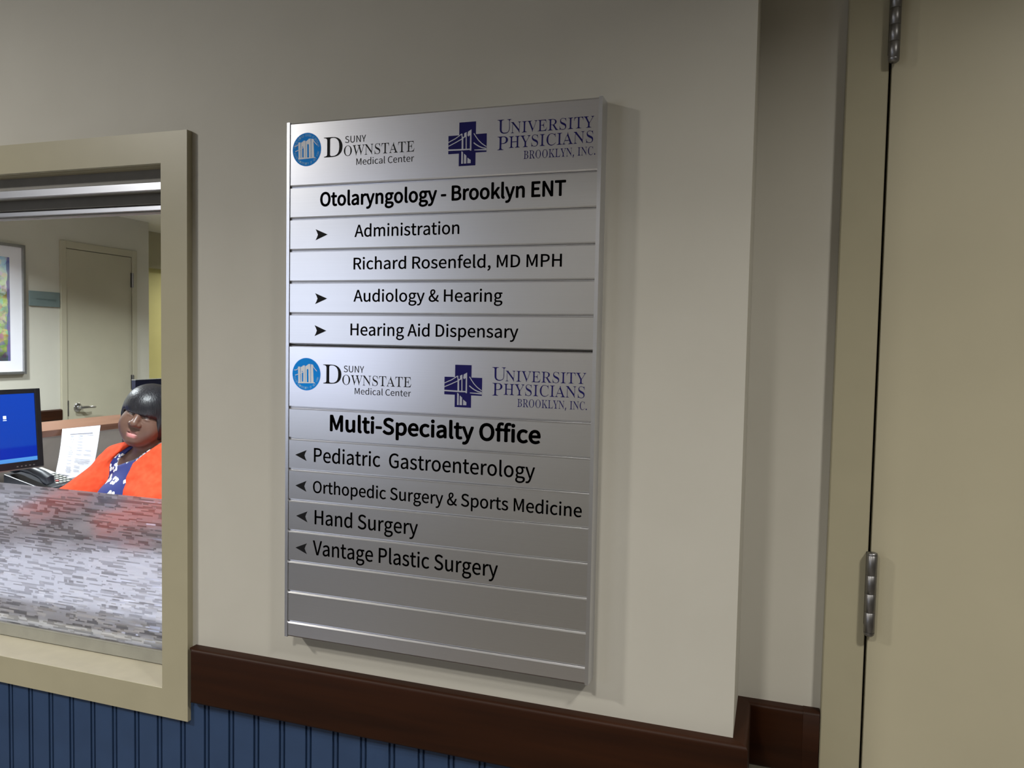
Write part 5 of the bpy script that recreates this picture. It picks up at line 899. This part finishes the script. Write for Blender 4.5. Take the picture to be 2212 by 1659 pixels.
TX, TY = -1.625, 1.440
SHR, ELR, WRR = (TX - 0.200, TY + 0.005, -0.888), (TX - 0.300, TY - 0.200, -1.030), (TX - 0.215, TY - 0.440, -1.012)
SHL, ELL, WRL = (TX + 0.200, TY + 0.020, -0.838), (TX + 0.285, TY - 0.150, -1.030), (TX + 0.110, TY - 0.430, -1.012)
NB = HC + FW * -0.025 + UP * -0.075
def torso(p, o=0.0):
    d = s_ell(p, (TX, TY, -1.00), (0.205 + o, 0.150 + o, 0.215 + o))
    d = smin(d, s_ell(p, (TX, TY - 0.035, -1.20), (0.220 + o, 0.185 + o, 0.185 + o)), 0.08)
    d = smin(d, s_ell(p, (TX, TY - 0.01, -1.275), (0.235 + o, 0.185 + o, 0.135 + o)), 0.08)
    for s in (-1, 1): d = smin(d, s_ell(p, (TX - 0.01 + s * 0.088, TY - 0.105, -1.015), (0.098 + o, 0.092 + o, 0.098 + o)), 0.05)
    d = smin(d, s_cap(p, SHR, SHL, 0.072 + o, 0.075 + o), 0.07)
    for S_ in (SHR, SHL): d = smin(d, s_cap(p, (TX + 0.005, TY + 0.005, -0.800), S_, 0.058 + o, 0.060 + o), 0.06)
    return d
def arms(p, o=0.0, lower=1.0):
    d = None
    for S_, E_, W_ in ((SHR, ELR, WRR), (SHL, ELL, WRL)):
        a = s_cap(p, S_, E_, 0.070 + o, 0.054 + o)
        W2 = tuple(np.array(E_) + (np.array(W_) - np.array(E_)) * lower)
        a = smin(a, s_cap(p, E_, W2, 0.053 + o, 0.030 + o + 0.023 * (1 - lower)), 0.03)
        d = a if d is None else np.minimum(d, a)
    return d
HANDS = []
for W_, s in ((WRR, 1), (WRL, -1)):
    w = np.array(W_); E_ = np.array(ELR if s == 1 else ELL)
    fw = w - E_; fw[2] = -0.045; fw /= np.linalg.norm(fw)
    sd = np.cross(fw, (0, 0, 1)); sd /= np.linalg.norm(sd)           # towards the hand's right
    HANDS.append((w, fw, sd, s))
def hands(p):
    d = None
    for w, fw, sd, s in HANDS:
        c = w + fw * 0.055; z = np.array((0, 0, 1.0))
        R_ = np.stack([sd, fw, np.cross(sd, fw)], 1).astype(F32)
        a = s_ell(p, c, (0.040, 0.052, 0.015), R_)
        a = smin(a, s_cap(p, w - fw * 0.02, w + fw * 0.03, 0.029, 0.024), 0.02)
        for k, (lat, ln) in enumerate(((-0.030, 0.068), (-0.010, 0.078), (0.010, 0.073), (0.029, 0.056))):
            k0 = w + fw * 0.092 + sd * lat * s; k1 = k0 + fw * ln * 0.45 + sd * lat * s * 0.15 + z * 0.007; k2 = k1 + fw * ln * 0.36 - z * 0.012; k3 = k2 + fw * ln * 0.22 - z * 0.016
            a = smin(a, s_cap(p, k0 - fw * 0.02, k1, 0.0095, 0.0090), 0.006); a = smin(a, s_cap(p, k1, k2, 0.0090, 0.0080), 0.003); a = smin(a, s_cap(p, k2, k3, 0.0080, 0.0068), 0.003)
        t0 = w + fw * 0.025 - sd * 0.026 * s; t1 = t0 + fw * 0.035 - sd * 0.026 * s - z * 0.004; t2 = t1 + fw * 0.030 - sd * 0.006 * s - z * 0.010
        a = smin(a, s_cap(p, t0, t1, 0.0125, 0.0105), 0.010); a = smin(a, s_cap(p, t1, t2, 0.0100, 0.0085), 0.004)
        d = a if d is None else np.minimum(d, a)
    return d
def legs(p, o=0.0):
    d = None
    for s in (-1, 1):
        H_, K_, A_ = (TX + s * 0.10, TY - 0.04, -1.285), (TX + s * 0.125, TY - 0.42, -1.285), (TX + s * 0.120, TY - 0.40, -1.765)
        a = smin(s_cap(p, H_, K_, 0.095 + o, 0.070 + o), s_cap(p, K_, A_, 0.066 + o, 0.042 + o), 0.05)
        a = smin(a, s_cap(p, (A_[0], A_[1] + 0.04, -1.800), (A_[0] + s * .02, A_[1] - 0.14, -1.812), 0.038, 0.026), 0.03)
        d = a if d is None else np.minimum(d, a)
    return d
def neck(p): return s_cap(p, NB, (TX, TY + 0.015, -0.835), 0.056, 0.066)
def body_sdf(p):
    d = smin(torso(p), arms(p), 0.03); d = smin(d, hands(p), 0.015); d = smin(d, legs(p), 0.05)
    d = smin(d, neck(p), 0.04)
    q = to_head(p); near = (q * q).sum(1) < 0.20 ** 2
    hd_ = np.full(len(p), 1.0, F32)
    if near.any(): hd_[near] = head_sdf(q[near])
    hd_[~near] = np.sqrt((q[~near] ** 2).sum(1)) - 0.10
    return smin(d, hd_, 0.018)

PB0 = (TX, TY, FLOOR)
pe = thing('person', PB0, 'seated person with black bob in orange cardigan and butterfly print top', 'person')
def link_mesh(name, V, F_, mats, parent, smooth=True):
    me = bpy.data.meshes.new(name); o_ = np.array(parent['_o'])
    me.from_pydata((V - o_).tolist(), [], F_.tolist() if hasattr(F_, 'tolist') else F_)
    for m_ in mats: me.materials.append(mat(m_))
    me.polygons.foreach_set('use_smooth', [smooth] * len(me.polygons))
    o = bpy.data.objects.new(name, me); COL.objects.link(o); o.parent = parent; o['_o'] = tuple(parent['_o'])
    return o

V, Fq = surf_net(body_sdf, (TX - 0.46, TY - 0.70, FLOOR - 0.012), (TX + 0.42, TY + 0.24, -0.50), 0.0085)
bm = bmesh.new(); vs_ = [bm.verts.new(v) for v in V]; 
for q in Fq: bm.faces.new([vs_[i] for i in q])
bm.verts.ensure_lookup_table()
def in_head(c): 
    q = (np.array(c) - HC) @ HM; return np.linalg.norm(q) < 0.150
for cuts, rad, yy in ((1, 0.150, -1), (1, 0.130, 0.035)):
    ed = [e for e in bm.edges if all(np.linalg.norm((np.array(v.co) - HC) @ HM - np.array((0, 0.01, -0.02))) < rad and ((np.array(v.co) - HC) @ HM)[1] > yy for v in e.verts)]
    bmesh.ops.subdivide_edges(bm, edges=ed, cuts=cuts, use_grid_fill=True)
ed = [e for e in bm.edges if all(any(np.linalg.norm(np.array(v.co) - (w + fw * 0.09)) < 0.12 for w, fw, sd, s in HANDS) for v in e.verts)]
bmesh.ops.subdivide_edges(bm, edges=ed, cuts=1, use_grid_fill=True)
bmesh.ops.recalc_face_normals(bm, faces=bm.faces)
me = bpy.data.meshes.new('body'); bm.to_mesh(me); bm.free()
co = np.zeros(len(me.vertices) * 3, F32); me.vertices.foreach_get('co', co); co = co.reshape(-1, 3).astype(float)
co = grad_project(co, body_sdf, 3)
me.vertices.foreach_set('co', (co - np.array(PB0)).astype(F32).ravel())
me.polygons.foreach_set('use_smooth', [True] * len(me.polygons))
ql = (co - HC) @ HM
lip = np.zeros(len(co), F32)
lo_ = np.exp(-(((ql[:, 0]) / 0.0185) ** 4 + ((ql[:, 2] + 0.0815) / 0.0085) ** 4)) * (ql[:, 1] > 0.07)
up_ = np.exp(-(((ql[:, 0]) / 0.0190) ** 4 + ((ql[:, 2] + 0.0680) / 0.0060) ** 4)) * (ql[:, 1] > 0.07)
lip = np.maximum(lo_, up_ * 0.22).astype(F32)
at2 = me.attributes.new('lip', 'FLOAT', 'POINT'); at2.data.foreach_set('value', lip)
me.materials.append(mat('skin'))
bo = bpy.data.objects.new('body', me); COL.objects.link(bo); bo.parent = pe; bo['_o'] = PB0
b = MB()
def hw(q): return Vector(HC + HM.astype(float) @ np.array(q))
FWv, UPv = Vector(FW), Vector(UP)
for s in (-1, 1):
    b = MB()
    for rr, dy, mi in ((0.0120, 0.0, 0), (0.0095, 0.0052, 1)):
        c = hw((s * 0.031, 0.0708 + dy, 0.0))
        for_v = [( rr * math.sin(t), rr * math.cos(t)) for t in [math.pi * i / 10 for i in range(11)]]
        b.lathe([(max(r_, 0.00002), z_ * (0.55 if mi else 1)) for r_, z_ in for_v][::-1], c, FWv, 18, mi)
    b.build('eye', ['eye_white_shaded', 'iris_dark'], pe, smooth=True)

# hair: glossy bob with a full fringe
def hair_sdf(p):
    q = to_head(p)
    d = s_ell(q, (0, -0.016, 0.030), (0.098, 0.116, 0.092))
    d = smin(d, s_ell(q, (0, -0.035, -0.020), (0.096, 0.085, 0.100)), 0.04)
    d = smin(d, s_ell(q, (0.074, 0.012, -0.025), (0.022, 0.045, 0.062)), 0.03)
    d = smin(d, s_ell(q, (-0.072, 0.000, -0.020), (0.020, 0.040, 0.050)), 0.03)
    b1 = np.abs(q - np.array((-0.006, 0.13, -0.127), F32)) - np.array((0.066, 0.120, 0.121), F32)
    hole = np.sqrt((np.maximum(b1, 0) ** 2).sum(1)) + np.minimum(b1.max(1), 0) - 0.0
    lower = s_ell(q, (0, 0.075, -0.115), (0.085, 0.090, 0.110))
    d = smax(d, -hole, 0.020)
    d = smax(d, -lower, 0.015)
    d = smax(d, -(q[:, 2] + 0.105), 0.02)
    return d
V, Fq = surf_net(hair_sdf, HC - 0.16, HC + 0.16, 0.0042)
link_mesh('hair', V, Fq, ['hair_black'], pe)

# tunic: follows the torso, open in a V at the neck
def poly_x(z, pts):
    pts = sorted(pts); return np.interp(z, [p[0] for p in pts], [p[1] for p in pts])
def tunic_sdf(p):
    d = smin(torso(p, 0.010), legs(p, 0.014) + np.where(p[:, 2] < -1.40, 1, 0), 0.05)
    z = p[:, 2]
    vl = poly_x(z, [(-0.862, -1.772), (-0.84, -1.768), (-0.74, -1.672)]); vr = poly_x(z, [(-0.862, -1.768), (-0.825, -1.660), (-0.79, -1.615), (-0.74, -1.545)])
    cut = np.maximum(np.maximum(vl - p[:, 0], p[:, 0] - vr), np.maximum(-0.862 - z, p[:, 1] - (TY + 0.03)))
    d = smax(d, -cut, 0.006)
    return np.maximum(d, z + 0.785)
V, Fq = surf_net(tunic_sdf, (TX - 0.34, TY - 0.60, -1.45), (TX + 0.34, TY + 0.26, -0.74), 0.008)
link_mesh('tunic', V, Fq, ['butterfly_print'], pe)
# trousers
def trouser_sdf(p): return np.maximum(legs(p, 0.012), np.maximum(p[:, 2] + 1.30 - 0.1, -1.77 - p[:, 2]))
V, Fq = surf_net(trouser_sdf, (TX - 0.34, TY - 0.60, -1.83), (TX + 0.34, TY + 0.16, -1.12), 0.012)
link_mesh('trousers', V, Fq, ['trouser'], pe)

# cardigan: worn open, sleeves to the forearm
OPL = [(-1.40, -1.930), (-0.955, -1.925), (-0.860, -1.825), (-0.815, -1.778), (-0.765, -1.712), (-0.735, -1.680)]
OPR = [(-1.40, -1.590), (-1.05, -1.622), (-0.955, -1.645), (-0.885, -1.662), (-0.840, -1.655), (-0.790, -1.600), (-0.745, -1.545), (-0.715, -1.515)]
def cardigan_sdf(p):
    d = torso(p, 0.022)
    z = p[:, 2]
    L_, R_ = poly_x(z, OPL), poly_x(z, OPR)
    cut = np.maximum(np.maximum(L_ - p[:, 0], p[:, 0] - R_), p[:, 1] - (TY - 0.02))
    nk = s_cap(p, (TX, TY + 0.01, -0.86), NB + np.array((0, 0.0, 0.02)), 0.074, 0.082)
    fold = 0.0016 * np.sin(p[:, 2] * 95 + np.sin(p[:, 0] * 40) * 1.5 + p[:, 1] * 30)
    d = d + fold
    d = smax(d, -cut, 0.010)
    d = smin(d, arms(p, 0.018, 0.92), 0.035); d = smax(d, -nk, 0.012)
    return np.maximum(d, -1.36 - z)
V, Fq = surf_net(cardigan_sdf, (TX - 0.45, TY - 0.50, -1.38), (TX + 0.42, TY + 0.26, -0.70), 0.0075)
link_mesh('cardigan', V, Fq, ['orange_knit'], pe)
b = MB()
for s in (-1, 1):
    b = MB(); b.lathe([(0.0002, -0.005), (0.0045, -0.002), (0.0045, 0.002), (0.0002, 0.005)], hw((s * 0.088, 0.004, -0.046)), UPv, 14)
    b.build('earring', 'chrome', pe, smooth=True)

for o_ in list(bpy.data.objects):
    if '_o' in o_: del o_['_o']
